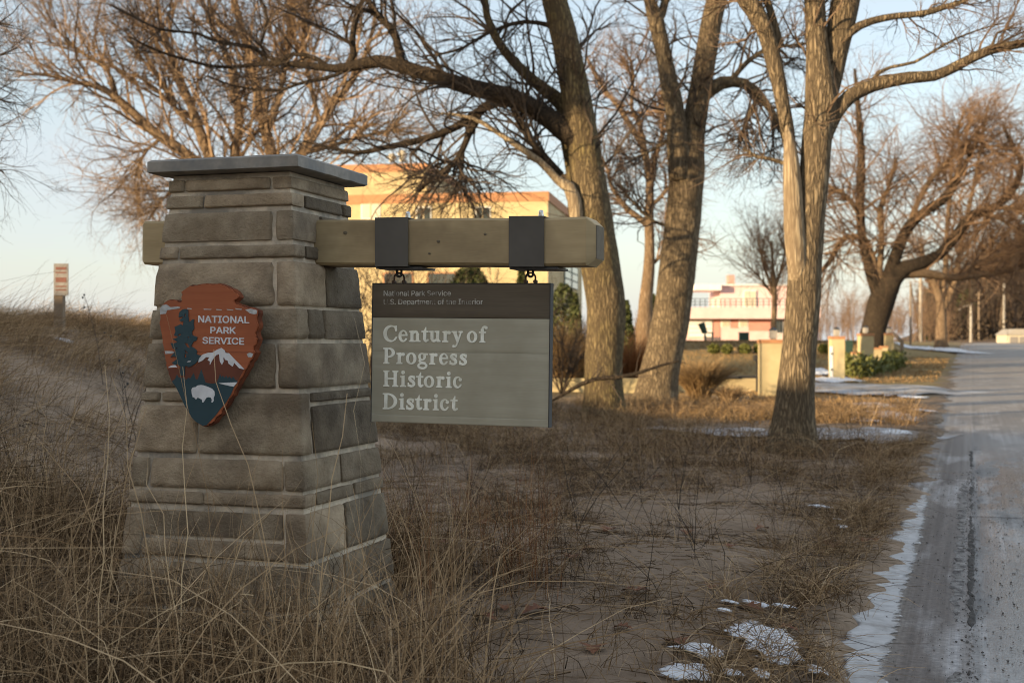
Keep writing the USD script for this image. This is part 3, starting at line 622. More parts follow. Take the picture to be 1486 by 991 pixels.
for k in range(3):
    part(SIGN, "board_plank", bd(plank(0, W_, zc[k] + (.0003 if k else 0), zc[k + 1] - .0003, 3 + k)), "panel_paint", 40)
part(SIGN, "edge_strip", bd(bx(W_ + .0005, W_ + .004, -.047, .001, -.001, H_ + .001)), "panel_edge")
part(SIGN, "edge_strip", bd(bx(-.003, W_ + .004, -.047, .001, -.004, -.0008)), "panel_edge")
part(SIGN, "edge_strip", bd(bx(-.003, -.0005, -.047, .001, -.001, H_ + .001)), "panel_edge")
part(SIGN, "back_board", bd(bx(0, W_, -.050, -.0455, 0, H_)), "panel_edge")
# serif letters, outlines in units where a capital is 220 tall
def R_(a, b, c, d): return box(min(a, c), min(b, d), max(a, c), max(b, d))
def E_(cx, cy, rx, ry): return affinity.scale(Point(cx, cy).buffer(1, 20), rx, ry)
def L_(pts, w): return LineString(pts).buffer(w, 8)
def Pg(pts): return Polygon(pts)
def U_(*a): return unary_union([x.buffer(0) for x in a])
def flagged(x, top=152): return Pg([(x - 22, top - 12), (x, top - 18), (x, top - 40), (x + 38, top - 40), (x + 38, top + 4), (x - 22, top - 6)])
def foot(x, l=22, r=24): return Pg([(x - l, 0), (x + 38 + r, 0), (x + 38 + r, 9), (x + 38 + 4, 15), (x + 38, 26), (x, 26), (x - 4, 15), (x - l, 9)])
def glyph(c):
    if c == "C":
        ring = E_(108, 110, 108, 115).difference(E_(128, 110, 83, 100)); ring = ring.difference(R_(172, 62, 260, 166))
        return U_(ring, Pg([(184, 148), (198, 148), (196, 222), (184, 216), (160, 216), (172, 196)]), Pg([(150, 14), (180, 18), (200, 62), (190, 62), (170, 34)]))
    if c == "e": return U_(E_(65, 77, 65, 81).difference(E_(72, 80, 38, 68)).difference(R_(80, 42, 150, 84)), R_(22, 82, 124, 97).intersection(E_(65, 77, 65, 81)))
    if c == "n": return U_(R_(28, 0, 66, 140), flagged(28), R_(114, 0, 152, 112), L_([(60, 116), (82, 138), (104, 143), (124, 132), (134, 108)], 13), foot(28), foot(114))
    if c == "t": return U_(Pg([(30, 40), (30, 150), (46, 168), (66, 206), (68, 206), (68, 40)]), R_(4, 138, 104, 153), L_([(46, 46), (52, 18), (72, 8), (98, 22)], 11), R_(30, 30, 68, 60))
    if c == "u": return U_(R_(22, 34, 60, 152), R_(108, 14, 146, 152), L_([(40, 44), (50, 18), (74, 10), (112, 32)], 13), Pg([(0, 140), (60, 134), (60, 154), (0, 152)]), Pg([(84, 140), (146, 134), (146, 154), (84, 152)]), Pg([(120, 0), (168, 4), (168, 14), (146, 26), (120, 26)]))
    if c == "r": return U_(R_(25, 0, 63, 140), flagged(25), foot(25), L_([(58, 112), (74, 136), (96, 143)], 11), E_(105, 134, 19, 19))
    if c == "y": return U_(Pg([(8, 152), (52, 152), (92, 42), (80, -6), (72, -2)]), L_([(134, 150), (84, -2), (64, -48), (46, -66), (26, -68)], 7), E_(20, -62, 15, 15), R_(-8, 141, 68, 153), R_(100, 141, 158, 153))
    if c == "o": return E_(75, 77, 75, 81).difference(E_(75, 77, 40, 69))
    if c == "f": return U_(R_(30, 0, 68, 190), foot(30), R_(2, 138, 100, 153), L_([(47, 176), (58, 212), (80, 226), (104, 220)], 12), E_(108, 212, 17, 16))
    if c == "P": return U_(R_(27, 0, 66, 220), foot(27), R_(2, 208, 70, 220), E_(82, 154, 92, 66).difference(E_(76, 155, 58, 54)).intersection(R_(54, 60, 200, 222)))
    if c == "g":
        return U_(E_(62, 106, 54, 50).difference(E_(62, 106, 25, 41)), R_(84, 134, 146, 150), L_([(36, 64), (26, 44), (44, 26), (104, 14)], 12), E_(68, -26, 72, 46).difference(E_(68, -24, 50, 27)))
    if c == "s":
        s = U_(L_([(100, 132), (76, 145), (50, 145), (30, 132), (26, 112), (44, 94), (76, 76), (100, 56), (100, 30), (80, 11), (52, 7), (22, 18)], 12), L_([(30, 114), (46, 94), (78, 74), (96, 50)], 18))
        return U_(s, R_(98, 104, 108, 150), R_(6, 6, 16, 54))
    if c == "H": return U_(R_(27, 0, 66, 220), R_(166, 0, 205, 220), R_(60, 104, 170, 119), foot(27), foot(166), *[affinity.scale(foot(x), 1, -1, origin=(0, 110)) for x in (27, 166)])
    if c == "i": return U_(R_(25, 0, 63, 140), flagged(25), foot(25), E_(44, 203, 23, 23))
    if c == "c": return U_(E_(65, 77, 65, 81).difference(E_(78, 80, 44, 68)).difference(R_(92, 40, 160, 112)), E_(108, 118, 20, 19), L_([(96, 22), (118, 42)], 6))
    if c == "D": return U_(R_(27, 0, 66, 220), foot(27).intersection(R_(0, 0, 80, 30)), R_(4, 208, 70, 220), E_(72, 110, 144, 110).difference(E_(66, 110, 108, 98)).intersection(R_(46, -2, 300, 222)))
def extrude(shape, d):
    shape = shape.buffer(5.0, 4)
    shape = shape.simplify(.35 if d > 1 else 0)
    return cat([trimesh.creation.extrude_polygon(p, d, engine="earcut") for p in getattr(shape, "geoms", [shape]) if p.area > 0])
lines = [("Centuryof", [125, 360, 515, 708, 830, 1030, 1184, 1412, 1596], 460, 372, 386), ("Progress", [120, 323, 475, 655, 828, 985, 1140, 1290], 460, 713, 736),
         ("Historic", [118, 380, 495, 628, 750, 935, 1085, 1198], 530, 320, 346), ("District", [112, 362, 473, 607, 735, 885, 997, 1155], 530, 668, 697)]
for text, xs, y0, bL, bR in lines:
    for ch, x in zip(text, xs):
        yb = bL + (bR - bL) * (x - 112) / 1240.0
        o = bpos(545 + x / 10.614, y0 + yb / 10.614); e = bpos(545 + (x + 220) / 10.614, y0 + (yb + 4) / 10.614)
        k = (e[0] - o[0]) / 220.0
        m = extrude(glyph(ch), 1.0); v = m.vertices.copy()
        m.vertices = np.column_stack([o[0] + v[:, 0] * k, .0006 + v[:, 2] * .0022, o[1] - v[:, 1] * k])
        part(SIGN, "letter", bd(m), "letter_cream")
def flat_text(text, x0, x1, ytop, ybase, place, bold=False, depth=.0016, dy=.0004):
    """text in picture pixels x0..x1, ytop..ybase, laid on a face by place(x, y) -> (right, down)."""
    m = meshkit.text_mesh(text, 1.0, .1, bold); v = m.vertices.copy()
    a, b, c = place(x0, ybase), place(x1, ybase), place(x0, ytop)
    sx = (b[0] - a[0]) / (v[:, 0].max() - v[:, 0].min()); h = a[1] - c[1]; sk = (b[1] - a[1]) / (b[0] - a[0])
    X_ = (v[:, 0] - v[:, 0].min()) * sx
    m.vertices = np.column_stack([a[0] + X_, dy + v[:, 2] / .1 * depth, a[1] + X_ * sk - v[:, 1] * h]); return m
part(SIGN, "header_line", bd(flat_text("National Park Service", 557, 654.3, 421.9, 429.3, bpos)), "letter_worn")
part(SIGN, "header_line", bd(flat_text("U.S. Department of the Interior", 557, 700.8, 434.2, 441.8, bpos)), "letter_worn")
# eye bolts, shackles
def arc(c, r, a0, a1, n=14, plane="xz"):
    t = np.linspace(a0, a1, n); return np.column_stack([c[0] + r * np.cos(t), np.full(n, c[1]), c[2] + r * np.sin(t)])
for k, (xa, xb, yt, ym, yb) in enumerate([(572, 586.5, 386.5, 398, 412.2), (763, 777, 387, 398, 411.5)]):
    a0, b0 = on_plane(xa, yb, 0), on_plane(xb, yb, 0); mid = (a0[0] + b0[0]) / 2; r = (b0[0] - a0[0]) / 2; zt = on_plane(xa, yt, 0)[1]; zm = on_plane(xa, ym, 0)[1]; zb = a0[1]
    def wp(P, yoff=0): P = np.asarray(P, float); return np.column_stack([PC + np.outer(P[:, 0], UP_) + np.outer(P[:, 1], UQ), P[:, 2]])
    sh = np.vstack([[[mid - r, 0, zb - .012]], arc((mid, 0, zb + .024), r, np.pi, 0), [[mid + r, 0, zb - .012]]])
    part(SIGN, "shackle", tube(wp(sh), np.full(len(sh), .0042), 8), "rusty_iron", True)
    for s in (-1, 1): part(SIGN, "bolt", tube(wp([[mid + s * r, -.012, zb + .008], [mid + s * r, .012, zb + .008]]), np.array([.008, .008]), 8), "rusty_iron", 40)
    h = .011
    ub = np.vstack([[[mid - h, 0, zt + .012]], [[mid - h, 0, zm]], arc((mid, 0, zm), h, np.pi, 2 * np.pi), [[mid + h, 0, zt + .012]]])
    part(SIGN, "hanger", tube(wp(ub), np.full(len(ub), .0055), 8), "black_iron", True)

# ------------------------------------------------------------------ arrowhead emblem on the pillar
AD = .462
def apos(x, y):
    a, z = on_plane(x, y, AD); return a, z
def c6(pts): return [(220 + x / 3.964, 390 + y / 3.964) for x, y in pts]
def z4(pts): return [(235 + x / 9.007, 410 + y / 9.007) for x, y in pts]
def z5(pts): return [(235 + x / 8.257, 500 + y / 8.257) for x, y in pts]
def emb(pxs, y0, y1, holes=()):
    s = shapely.make_valid(Polygon([apos(*q) for q in pxs])).buffer(.0004)
    for h in holes: s = s.difference(Polygon([apos(*q) for q in h]).buffer(0))
    return emb_shape(s, y0, y1)
def emb_shape(s, y0, y1):
    m = cat([trimesh.creation.extrude_polygon(p, y1 - y0, engine="earcut") for p in getattr(s, "geoms", [s]) if p.area > 1e-8 and p.geom_type == "Polygon"])
    v = m.vertices.copy(); xy = PC + np.outer(v[:, 0], UP_) - np.outer(AD + y0 + v[:, 2], UQ)
    m.vertices = np.column_stack([xy, v[:, 1]]); m.fix_normals(); return m
EMB = thing("arrowhead_emblem", "orange and teal arrowhead shaped wooden emblem on the pillar's front", "emblem")
outline = c6([(170, 135), (215, 105), (275, 92), (320, 88), (350, 94), (382, 88), (425, 105), (470, 128), (500, 155), (495, 168), (474, 178), (470, 190), (478, 202), (500, 212), (530, 222), (570, 228), (606, 240), (607, 268), (600, 292), (611, 320), (600, 352), (590, 372), (603, 400), (598, 432), (580, 455), (592, 482), (577, 515), (556, 540), (548, 568), (532, 590), (517, 622), (500, 640), (488, 672), (470, 700), (462, 726), (440, 748), (428, 780), (405, 806), (396, 832), (372, 850), (352, 880), (325, 897), (312, 904), (290, 900), (270, 889), (245, 866), (226, 842), (210, 808), (196, 780), (176, 742), (160, 700), (140, 672), (118, 650), (104, 610), (92, 580), (84, 540), (76, 500), (72, 450), (62, 420), (62, 380), (52, 340), (47, 310), (52, 270), (48, 245), (58, 213), (82, 192), (108, 182), (135, 180), (150, 192), (168, 197), (176, 186), (171, 165), (178, 150)])
out_s = Polygon([apos(*q) for q in outline]).buffer(0)
def backwards(s, n=220, seed=1):
    """ragged hewn edge: the outline, redrawn with small irregular nicks."""
    ring = np.array([s.exterior.interpolate(t, normalized=True).coords[0] for t in np.linspace(0, 1, n, endpoint=False)])
    g = np.random.default_rng(seed); ring = ring + g.normal(size=ring.shape) * .0012; return Polygon(ring).buffer(0)
part(EMB, "backing_board", emb_shape(backwards(out_s.buffer(.004), 110, 3), -.046, -.010), "emblem_edge")
part(EMB, "face_board", emb_shape(backwards(out_s, 260, 4), -.012, 0), "emblem_orange")
part(EMB, "primer_patch", emb(c6([(50, 262), (48, 236), (60, 212), (84, 205), (110, 222), (150, 218), (165, 222), (160, 228), (120, 234), (90, 238), (82, 258)]), -.001, .0008), "bare_primer")
part(EMB, "primer_patch", emb(c6([(540, 236), (572, 230), (606, 240), (606, 258), (590, 262), (566, 256)]), -.001, .0008), "bare_primer")
part(EMB, "primer_patch", emb(c6([(76, 473), (118, 474), (132, 480), (118, 487), (80, 490)]), -.001, .0008), "bare_primer")
part(EMB, "primer_patch", emb(c6([(548, 490), (566, 482), (584, 490), (576, 508), (556, 508)]), -.001, .0008), "bare_primer")
for q in ([(205, 226), (232, 229), (228, 233), (206, 231)], [(300, 231), (345, 233), (340, 236), (302, 235)], [(372, 233), (405, 235), (400, 239), (374, 238)], [(432, 233), (470, 236), (468, 240), (436, 238)], [(482, 228), (520, 232), (516, 236), (486, 234)]):
    part(EMB, "primer_patch", emb(c6(q), -.001, .0006), "bare_primer")
part(EMB, "board_joint", emb(c6([(60, 478), (590, 480), (590, 482), (60, 480)]), -.001, .0003), "emblem_edge")
teal = z5([(122, 440), (160, 412), (183, 360), (200, 392), (220, 398), (250, 398), (270, 395), (290, 425), (318, 396), (342, 408), (382, 340), (408, 420), (432, 415), (474, 296), (524, 455), (600, 468), (655, 462), (682, 405), (698, 356), (716, 392), (734, 372), (752, 400), (772, 374), (792, 404), (812, 382), (836, 410), (856, 384), (878, 420), (908, 436), (890, 470), (862, 510), (830, 590), (770, 690), (700, 770), (640, 850), (560, 935), (535, 965), (490, 968), (420, 930), (360, 870), (320, 800), (280, 740), (240, 650), (200, 565), (160, 490)])
mount = z5([(70, 290), (220, 285), (290, 262), (400, 255), (440, 210), (560, 110), (715, 40), (800, 110), (985, 295), (955, 350), (915, 425), (880, 440), (600, 468), (200, 420), (120, 440), (95, 370)])
snow_ = z5([(440, 212), (448, 165), (490, 120), (560, 98), (610, 96), (660, 64), (715, 40), (755, 72), (762, 100), (805, 105), (870, 175), (930, 235), (988, 295), (930, 282), (868, 215), (850, 262), (800, 225), (792, 190), (760, 180), (745, 145), (736, 170), (742, 200), (722, 240), (700, 205), (692, 150), (688, 112), (650, 128), (610, 180), (578, 240), (580, 200), (552, 185), (575, 150), (530, 150), (490, 190)])
part(EMB, "mountain", emb(mount, -.001, .0012), "emblem_brown")
part(EMB, "snow_cap", emb(snow_, .0008, .0028), "emblem_white")
part(EMB, "prairie", emb(teal, -.001, .0022), "emblem_teal")
part(EMB, "lake", emb(z5([(685, 462), (790, 455), (905, 452), (862, 503), (780, 485)]), .0018, .0034), "emblem_white")
part(EMB, "lake", emb(z5([(78, 275), (112, 252), (160, 244), (185, 272)]), .0008, .0028), "emblem_white")
part(EMB, "lake", emb(z5([(304, 208), (320, 196), (356, 190), (346, 208), (318, 214)]), .0008, .0044), "emblem_white")
bison = z5([(358, 540), (372, 515), (412, 508), (428, 490), (470, 484), (510, 490), (560, 508), (606, 530), (632, 560), (636, 600), (622, 640), (624, 670), (608, 692), (598, 690), (604, 660), (590, 632), (560, 628), (534, 636), (520, 660), (500, 690), (488, 690), (484, 656), (450, 640), (432, 630), (416, 652), (404, 650), (392, 628), (376, 630), (364, 590)])
part(EMB, "bison", emb(bison, .0018, .0036), "emblem_white")
gt = np.random.default_rng(11)
tree_pts = [(310, 345), (345, 360), (348, 420), (335, 465), (352, 520), (378, 510), (410, 480), (424, 486), (415, 540), (424, 600), (395, 640), (400, 690), (440, 704), (464, 715), (455, 755), (415, 770), (400, 800), (380, 835), (430, 860), (460, 890), (455, 940), (510, 955), (480, 1010), (440, 1060), (400, 1085), (350, 1105), (330, 1080), (300, 1090), (300, 1110), (300, 1210), (245, 1210), (250, 1100), (210, 1060), (175, 1075), (140, 1050), (190, 1010), (210, 985), (160, 960), (120, 975), (150, 935), (185, 905), (210, 890), (150, 860), (120, 790), (165, 795), (215, 780), (150, 735), (230, 725), (250, 712), (165, 690), (185, 640), (172, 580), (205, 568), (250, 545), (280, 570), (290, 500), (250, 510), (235, 480), (270, 470), (290, 440), (225, 455), (235, 390), (275, 355)]
holes = [[(230, 590), (262, 590), (272, 618), (240, 612)], [(305, 545), (328, 540), (332, 600), (315, 625)], [(345, 575), (362, 590), (370, 625), (350, 622)], [(300, 655), (325, 652), (326, 690), (302, 700)], [(215, 675), (258, 668), (250, 690), (222, 696)], [(300, 790), (345, 795), (372, 860), (330, 840)], [(300, 880), (335, 905), (350, 925), (310, 915)], [(190, 850), (210, 848), (200, 872)], [(335, 712), (365, 706), (350, 728)], [(300, 935), (322, 930), (325, 975), (300, 985)], [(300, 410), (318, 405), (316, 440), (303, 450)]]
body = [(292, 400), (336, 400), (352, 470), (352, 600), (392, 640), (384, 700), (440, 720), (396, 800), (380, 850), (440, 900), (440, 960), (486, 985), (430, 1060), (300, 1095), (190, 1050), (215, 1000), (170, 930), (190, 860), (170, 800), (225, 770), (190, 730), (240, 690), (200, 640), (205, 590), (290, 560), (300, 500)]
tree_s = unary_union([shapely.make_valid(Polygon([apos(*q) for q in z4(b)])).buffer(.0006) for b in (tree_pts, body)])
for h in holes[4:]: tree_s = tree_s.difference(Polygon([apos(*q) for q in z4(h)]).buffer(0))
part(EMB, "pine_tree", emb_shape(tree_s, .001, .0044), "emblem_teal")
def eface(m):
    v = m.vertices.copy(); xy = PC + np.outer(v[:, 0], UP_) - np.outer(AD + v[:, 1], UQ); m.vertices = np.column_stack([xy, v[:, 2]]); m.fix_normals(); return m
def flat_text_e(text, x0, x1, yt0, yb0, yb1):
    m = meshkit.text_mesh(text, 1.0, .1, True); v = m.vertices.copy()
    (q0, q1, q2) = z4([(x0, yb0), (x1, yb1), (x0, yt0)]); a, b, c = apos(*q0), apos(*q1), apos(*q2)
    sx = (b[0] - a[0]) / (v[:, 0].max() - v[:, 0].min()); X_ = (v[:, 0] - v[:, 0].min()) * sx
    m.vertices = np.column_stack([a[0] + X_, -.0005 + v[:, 2] / .1 * .0025, a[1] + X_ * (b[1] - a[1]) / (b[0] - a[0]) + v[:, 1] * (c[1] - a[1])]); return eface(m)
for t, *q in [("NATIONAL", 475, 1142, 434, 520, 532), ("PARK", 634, 966, 580, 662, 668), ("SERVICE", 532, 1075, 713, 796, 810)]:
    part(EMB, "lettering", flat_text_e(t, *q), "emblem_white")

# ------------------------------------------------------------------ the three near trees
T1 = build_tree("large_tree", "big bare tree with long drooping limb behind the sign beam's free end", 25.0,
    [[(878, 606, 58), (875, 540, 54), (880, 450, 56), (870, 380, 58), (860, 320, 58), (853, 260, 52), (848, 215, 47), (836, 140, 43), (820, 60, 39), (804, 0, 37), (790, -60, 34), (765, -160, 24)],
     [(846, 340, 26, .5), (838, 300, 28, .6), (834, 250, 27, .6), (828, 200, 30, .5), (818, 155, 24, .5), (787, 128, 18, .5), (753, 98, 15, .3), (723, 61, 13, 0), (706, 20, 11, 0), (700, -40, 9, 0), (680, -110, 6, 0)]],
    [[(862, 222, 40), (840, 204, 36), (820, 189, 33), (780, 161, 29), (736, 140, 27), (686, 128, 24), (646, 116, 22), (602, 103, 21), (570, 93, 20), (545, 89, 18), (518, 95, 16), (491, 100, 13), (460, 97, 11), (400, 92, 8), (330, 98, 5), (249, 81, 4), (188, 54, 3)],
     [(585, 96, 13), (579, 75, 13), (574, 52, 12), (560, 34, 11), (545, 20, 10), (530, -10, 8), (500, -60, 6)],
     [(505, 98, 9), (513, 82, 10), (511, 55, 9), (516, 30, 8), (528, -5, 6), (540, -60, 4)],
     [(478, 99, 7), (455, 84, 7), (430, 78, 6), (400, 90, 5), (378, 66, 5), (388, 30, 4), (372, -10, 3)],
     [(390, 94, 6), (369, 70, 6), (320, 62, 5), (280, 48, 4), (236, 44, 4), (200, 28, 3), (160, 8, 2.5)],
     [(505, 100, 6), (480, 112, 6), (440, 120, 5), (400, 132, 4), (355, 128, 3), (300, 110, 2.5)],
     [(742, 148, 17), (718, 149, 15), (698, 160, 14), (680, 174, 13), (645, 192, 11), (600, 206, 10), (560, 214, 8), (520, 222, 7), (480, 215, 4), (440, 205, 3)],
     [(697, 160, 12), (688, 182, 11), (676, 204, 10), (668, 226, 9), (650, 244, 9), (630, 258, 8), (612, 272, 6), (600, 285, 3)],
     [(672, 214, 7), (670, 240, 7), (668, 262, 6), (667, 278, 4)],
     [(815, 254, 10), (797, 235, 10), (777, 213, 11), (762, 192, 10), (750, 170, 10), (742, 152, 9)],
     [(838, 330, 20, -.3), (834, 295, 21, -.3), (826, 272, 19, -.3), (812, 264, 13, -.3), (795, 246, 11, -.3), (780, 232, 10, -.3), (756, 216, 9, -.3), (736, 202, 8, -.3), (712, 186, 7, -.3), (686, 172, 6, -.3), (640, 165, 3, -.3)],
     [(800, 38, 8), (785, 34, 7), (757, 32, 6), (730, 40, 6), (703, 51, 5), (669, 71, 4), (615, 82, 3)]],
    "bark_olive", "twig_dark",
    [(24, 2.1, dict(ang=(.4, 1.2), wander=.20, up=.10, rk=.45, K=8, rmax=.03, t0=.12)), (6, .95, dict(ang=(.4, 1.1), wander=.26, up=.08, K=6, rk=.6)), (3, .45, dict(ang=(.4, 1.0), wander=.25, up=.05, K=4, rk=.75, tip=.5))],
    41, limb_bark="bark_dark", dead=(10,), sides=20)
T2 = build_tree("large_tree", "bare forked tree standing between two trunks left of the pink house", 30.0,
    [[(949, 604, 64), (954, 560, 58), (964, 510, 54), (974, 460, 54), (983, 390, 53), (991, 320, 52), (997, 255, 50), (1003, 205, 38), (1013, 150, 33), (1022, 95, 32), (1031, 40, 31), (1041, -5, 29), (1060, -90, 22)],
     [(985, 262, 30, -.2), (984, 215, 32, -.2), (980, 165, 29, -.2), (970, 118, 26, -.2), (962, 74, 23, -.2), (952, 30, 24, -.2), (942, 0, 16, -.2), (928, -60, 12, -.2)]],
    [[(953, 38, 12), (962, 15, 13), (967, -8, 12), (975, -70, 9)],
     [(1020, 140, 22), (1038, 126, 21), (1055, 119, 18), (1072, 119, 16), (1090, 128, 14), (1104, 141, 13), (1116, 156, 11), (1127, 174, 9), (1136, 196, 7), (1141, 218, 5)],
     [(1062, 117, 9), (1075, 100, 8), (1095, 82, 7), (1118, 70, 6), (1150, 66, 4), (1180, 62, 3)],
     [(1102, 140, 6), (1090, 160, 6), (1082, 182, 5), (1074, 205, 4)],
     [(985, 330, 5), (950, 322, 5), (925, 300, 4), (900, 268, 3)],
     [(1010, 210, 6), (985, 196, 5), (955, 214, 4), (915, 232, 3)]],
    "bark_grey", "twig_dark",
    [(32, 1.8, dict(ang=(.5, 1.3), wander=.24, up=.04, rk=.5, K=7, rmax=.035, t0=.25)), (5, .85, dict(ang=(.4, 1.1), wander=.26, up=.02, K=6, rk=.6)), (3, .42, dict(ang=(.4, 1.0), wander=.25, K=4, rk=.75, tip=.5))],
    42, sides=20)
T3 = build_tree("large_tree", "bare tree with furrowed trunk in the grass nearest the road", 17.4,
    [[(1150, 664, 64), (1152, 620, 57), (1156, 560, 52), (1161, 500, 50), (1165, 440, 49), (1168, 380, 48), (1174, 320, 44), (1181, 255, 42), (1187, 190, 43), (1192, 140, 46), (1188, 95, 36), (1184, 40, 31), (1182, -5, 30), (1176, -80, 24)],
     [(1198, 150, 30, .1), (1207, 110, 33, .1), (1216, 60, 36, .1), (1226, 10, 40, .1), (1236, -40, 38, .1), (1250, -110, 28, .1)]],
    [[(1168, 480, 16, .12), (1162, 430, 26, .0), (1156, 370, 30, -.12), (1151, 300, 29, -.12), (1149, 250, 25, -.12), (1147, 218, 20, -.12), (1144, 196, 13, -.12), (1141, 180, 5, -.12)],
     [(1149, 240, 16, 0), (1145, 205, 19, 0), (1139, 168, 21, -.1), (1131, 125, 22, -.1), (1122, 85, 24, -.1), (1112, 50, 25, -.1), (1098, 20, 27, -.1), (1080, -5, 28, -.1), (1050, -60, 22, -.1)],
     [(1196, 196, 26), (1208, 172, 24), (1222, 151, 22), (1238, 137, 21), (1262, 126, 19), (1290, 118, 18), (1322, 113, 17), (1352, 111, 16), (1385, 98, 15), (1412, 84, 14), (1440, 72, 14), (1486, 63, 12), (1540, 50, 9)],
     [(1207, 92, 15), (1222, 62, 14), (1240, 42, 12), (1265, 31, 11), (1299, 24, 10), (1339, 20, 9), (1373, 10, 8), (1407, -1, 6), (1450, -20, 4)],
     [(1264, 118, 5), (1275, 106, 6), (1289, 99, 5), (1326, 91, 4.5), (1356, 74, 4), (1393, 54, 3), (1457, 34, 2)],
     [(1437, 72, 5), (1446, 56, 5), (1448, 46, 3), (1470, 40, 2.5)],
     [(1140, 238, 6), (1128, 232, 6), (1106, 230, 5), (1090, 224, 5), (1078, 216, 3)],
     [(1132, 70, 14), (1122, 30, 12), (1110, -10, 10), (1100, -60, 8)]],
    "bark_grey", "twig_brown",
    [(24, 1.25, dict(ang=(.5, 1.3), wander=.24, up=.08, rk=.3, K=7, rmax=.018, t0=.45)), (5, .6, dict(ang=(.4, 1.1), wander=.26, up=.06, K=6, rk=.6)), (3, .32, dict(ang=(.4, 1.0), wander=.25, K=4, rk=.75, tip=.5))],
    43, sides=24, step=.16, root=1.5, dead=(0,))
for T, Z, x, y0, col in ():
    pass
# ------------------------------------------------------------------ trees further back
T4 = build_tree("many_stemmed_tree", "sunlit bare tree of many orange stems behind the stone pillar", 44.0,
    [[(352, 470, 40), (352, 420, 38), (352, 360, 34), (352, 320, 26)],
     [(350, 360, 22), (330, 290, 20), (276, 229, 17), (219, 188, 14), (172, 145, 12), (148, 128, 9), (101, 118, 6), (57, 108, 4), (20, 112, 2)],
     [(348, 370, 20), (322, 290, 18), (303, 225, 17), (289, 188, 15), (276, 151, 12), (256, 101, 10), (242, 61, 8), (230, 20, 6), (226, -40, 4)],
     [(352, 350, 18), (345, 280, 17), (340, 225, 15), (347, 188, 13), (343, 135, 11), (330, 84, 9), (310, 40, 7), (300, -30, 5)],
     [(356, 350, 20), (378, 280, 19), (394, 225, 18), (384, 188, 16), (373, 135, 13), (357, 67, 10), (345, 20, 8), (335, -50, 5)],
     [(362, 370, 18), (400, 300, 17), (434, 229, 15), (461, 188, 13), (484, 151, 11), (511, 118, 9), (530, 80, 7), (545, 20, 5)]],
    [[(170, 143, 7), (155, 101, 6), (114, 74, 5), (80, 40, 3), (60, 0, 2)],
     [(386, 196, 10), (397, 168, 10), (410, 118, 8), (417, 67, 7), (420, 10, 5), (425, -50, 3)],
     [(440, 222, 8), (470, 215, 7), (520, 200, 6), (570, 190, 4), (610, 196, 2)],
     [(290, 190, 8), (262, 168, 7), (235, 120, 5), (205, 85, 4), (180, 40, 3)],
     [(235, 200, 6), (205, 230, 4), (195, 260, 3), (200, 290, 2)],
     [(330, 290, 6), (270, 270, 5), (235, 290, 4), (215, 320, 2)],
     [(465, 180, 8), (450, 120, 7), (440, 60, 6), (450, 0, 4)]],
    "bark_tan", "twig_orange",
    [(34, 3.4, dict(ang=(.35, 1.0), wander=.20, up=.18, rk=.5, K=8, rmax=.06, t0=.2)), (8, 1.7, dict(ang=(.4, 1.0), wander=.25, up=.06, K=6, rk=.65)), (3, .8, dict(ang=(.4, 1.0), wander=.3, K=4, rk=.8, tip=.6))],
    44, sides=12, step=.5)
T5 = build_tree("slender_tree", "slim sunlit tree seen between the two big trunks", 46.0,
    [[(936, 476, 26), (937, 440, 21), (941, 400, 18), (943, 360, 15), (942, 323, 14), (943, 269, 12), (935, 218, 11), (918, 188, 9), (894, 151, 7), (870, 120, 5), (850, 80, 3)]],
    [[(943, 330, 9), (925, 315, 10), (908, 302, 9), (898, 288, 7), (886, 268, 6), (880, 240, 4), (860, 215, 3)],
     [(943, 265, 8), (952, 225, 8), (962, 190, 6), (958, 150, 5), (970, 110, 3)],
     [(936, 222, 7), (928, 180, 7), (915, 150, 6), (920, 110, 4), (905, 70, 3)],
     [(944, 300, 6), (975, 265, 5), (990, 230, 3)],
     [(940, 390, 6), (968, 360, 5), (985, 330, 3)]],
    "bark_tan", "twig_russet",
    [(26, 2.4, dict(ang=(.4, 1.2), wander=.24, up=.12, rk=.5, K=7, rmax=.04, t0=.2)), (8, 1.3, dict(ang=(.4, 1.1), wander=.28, up=.02, K=6, rk=.65)), (3, .6, dict(ang=(.4, 1.0), wander=.3, K=4, rk=.8, tip=.6))],
    45, sides=10, step=.5)
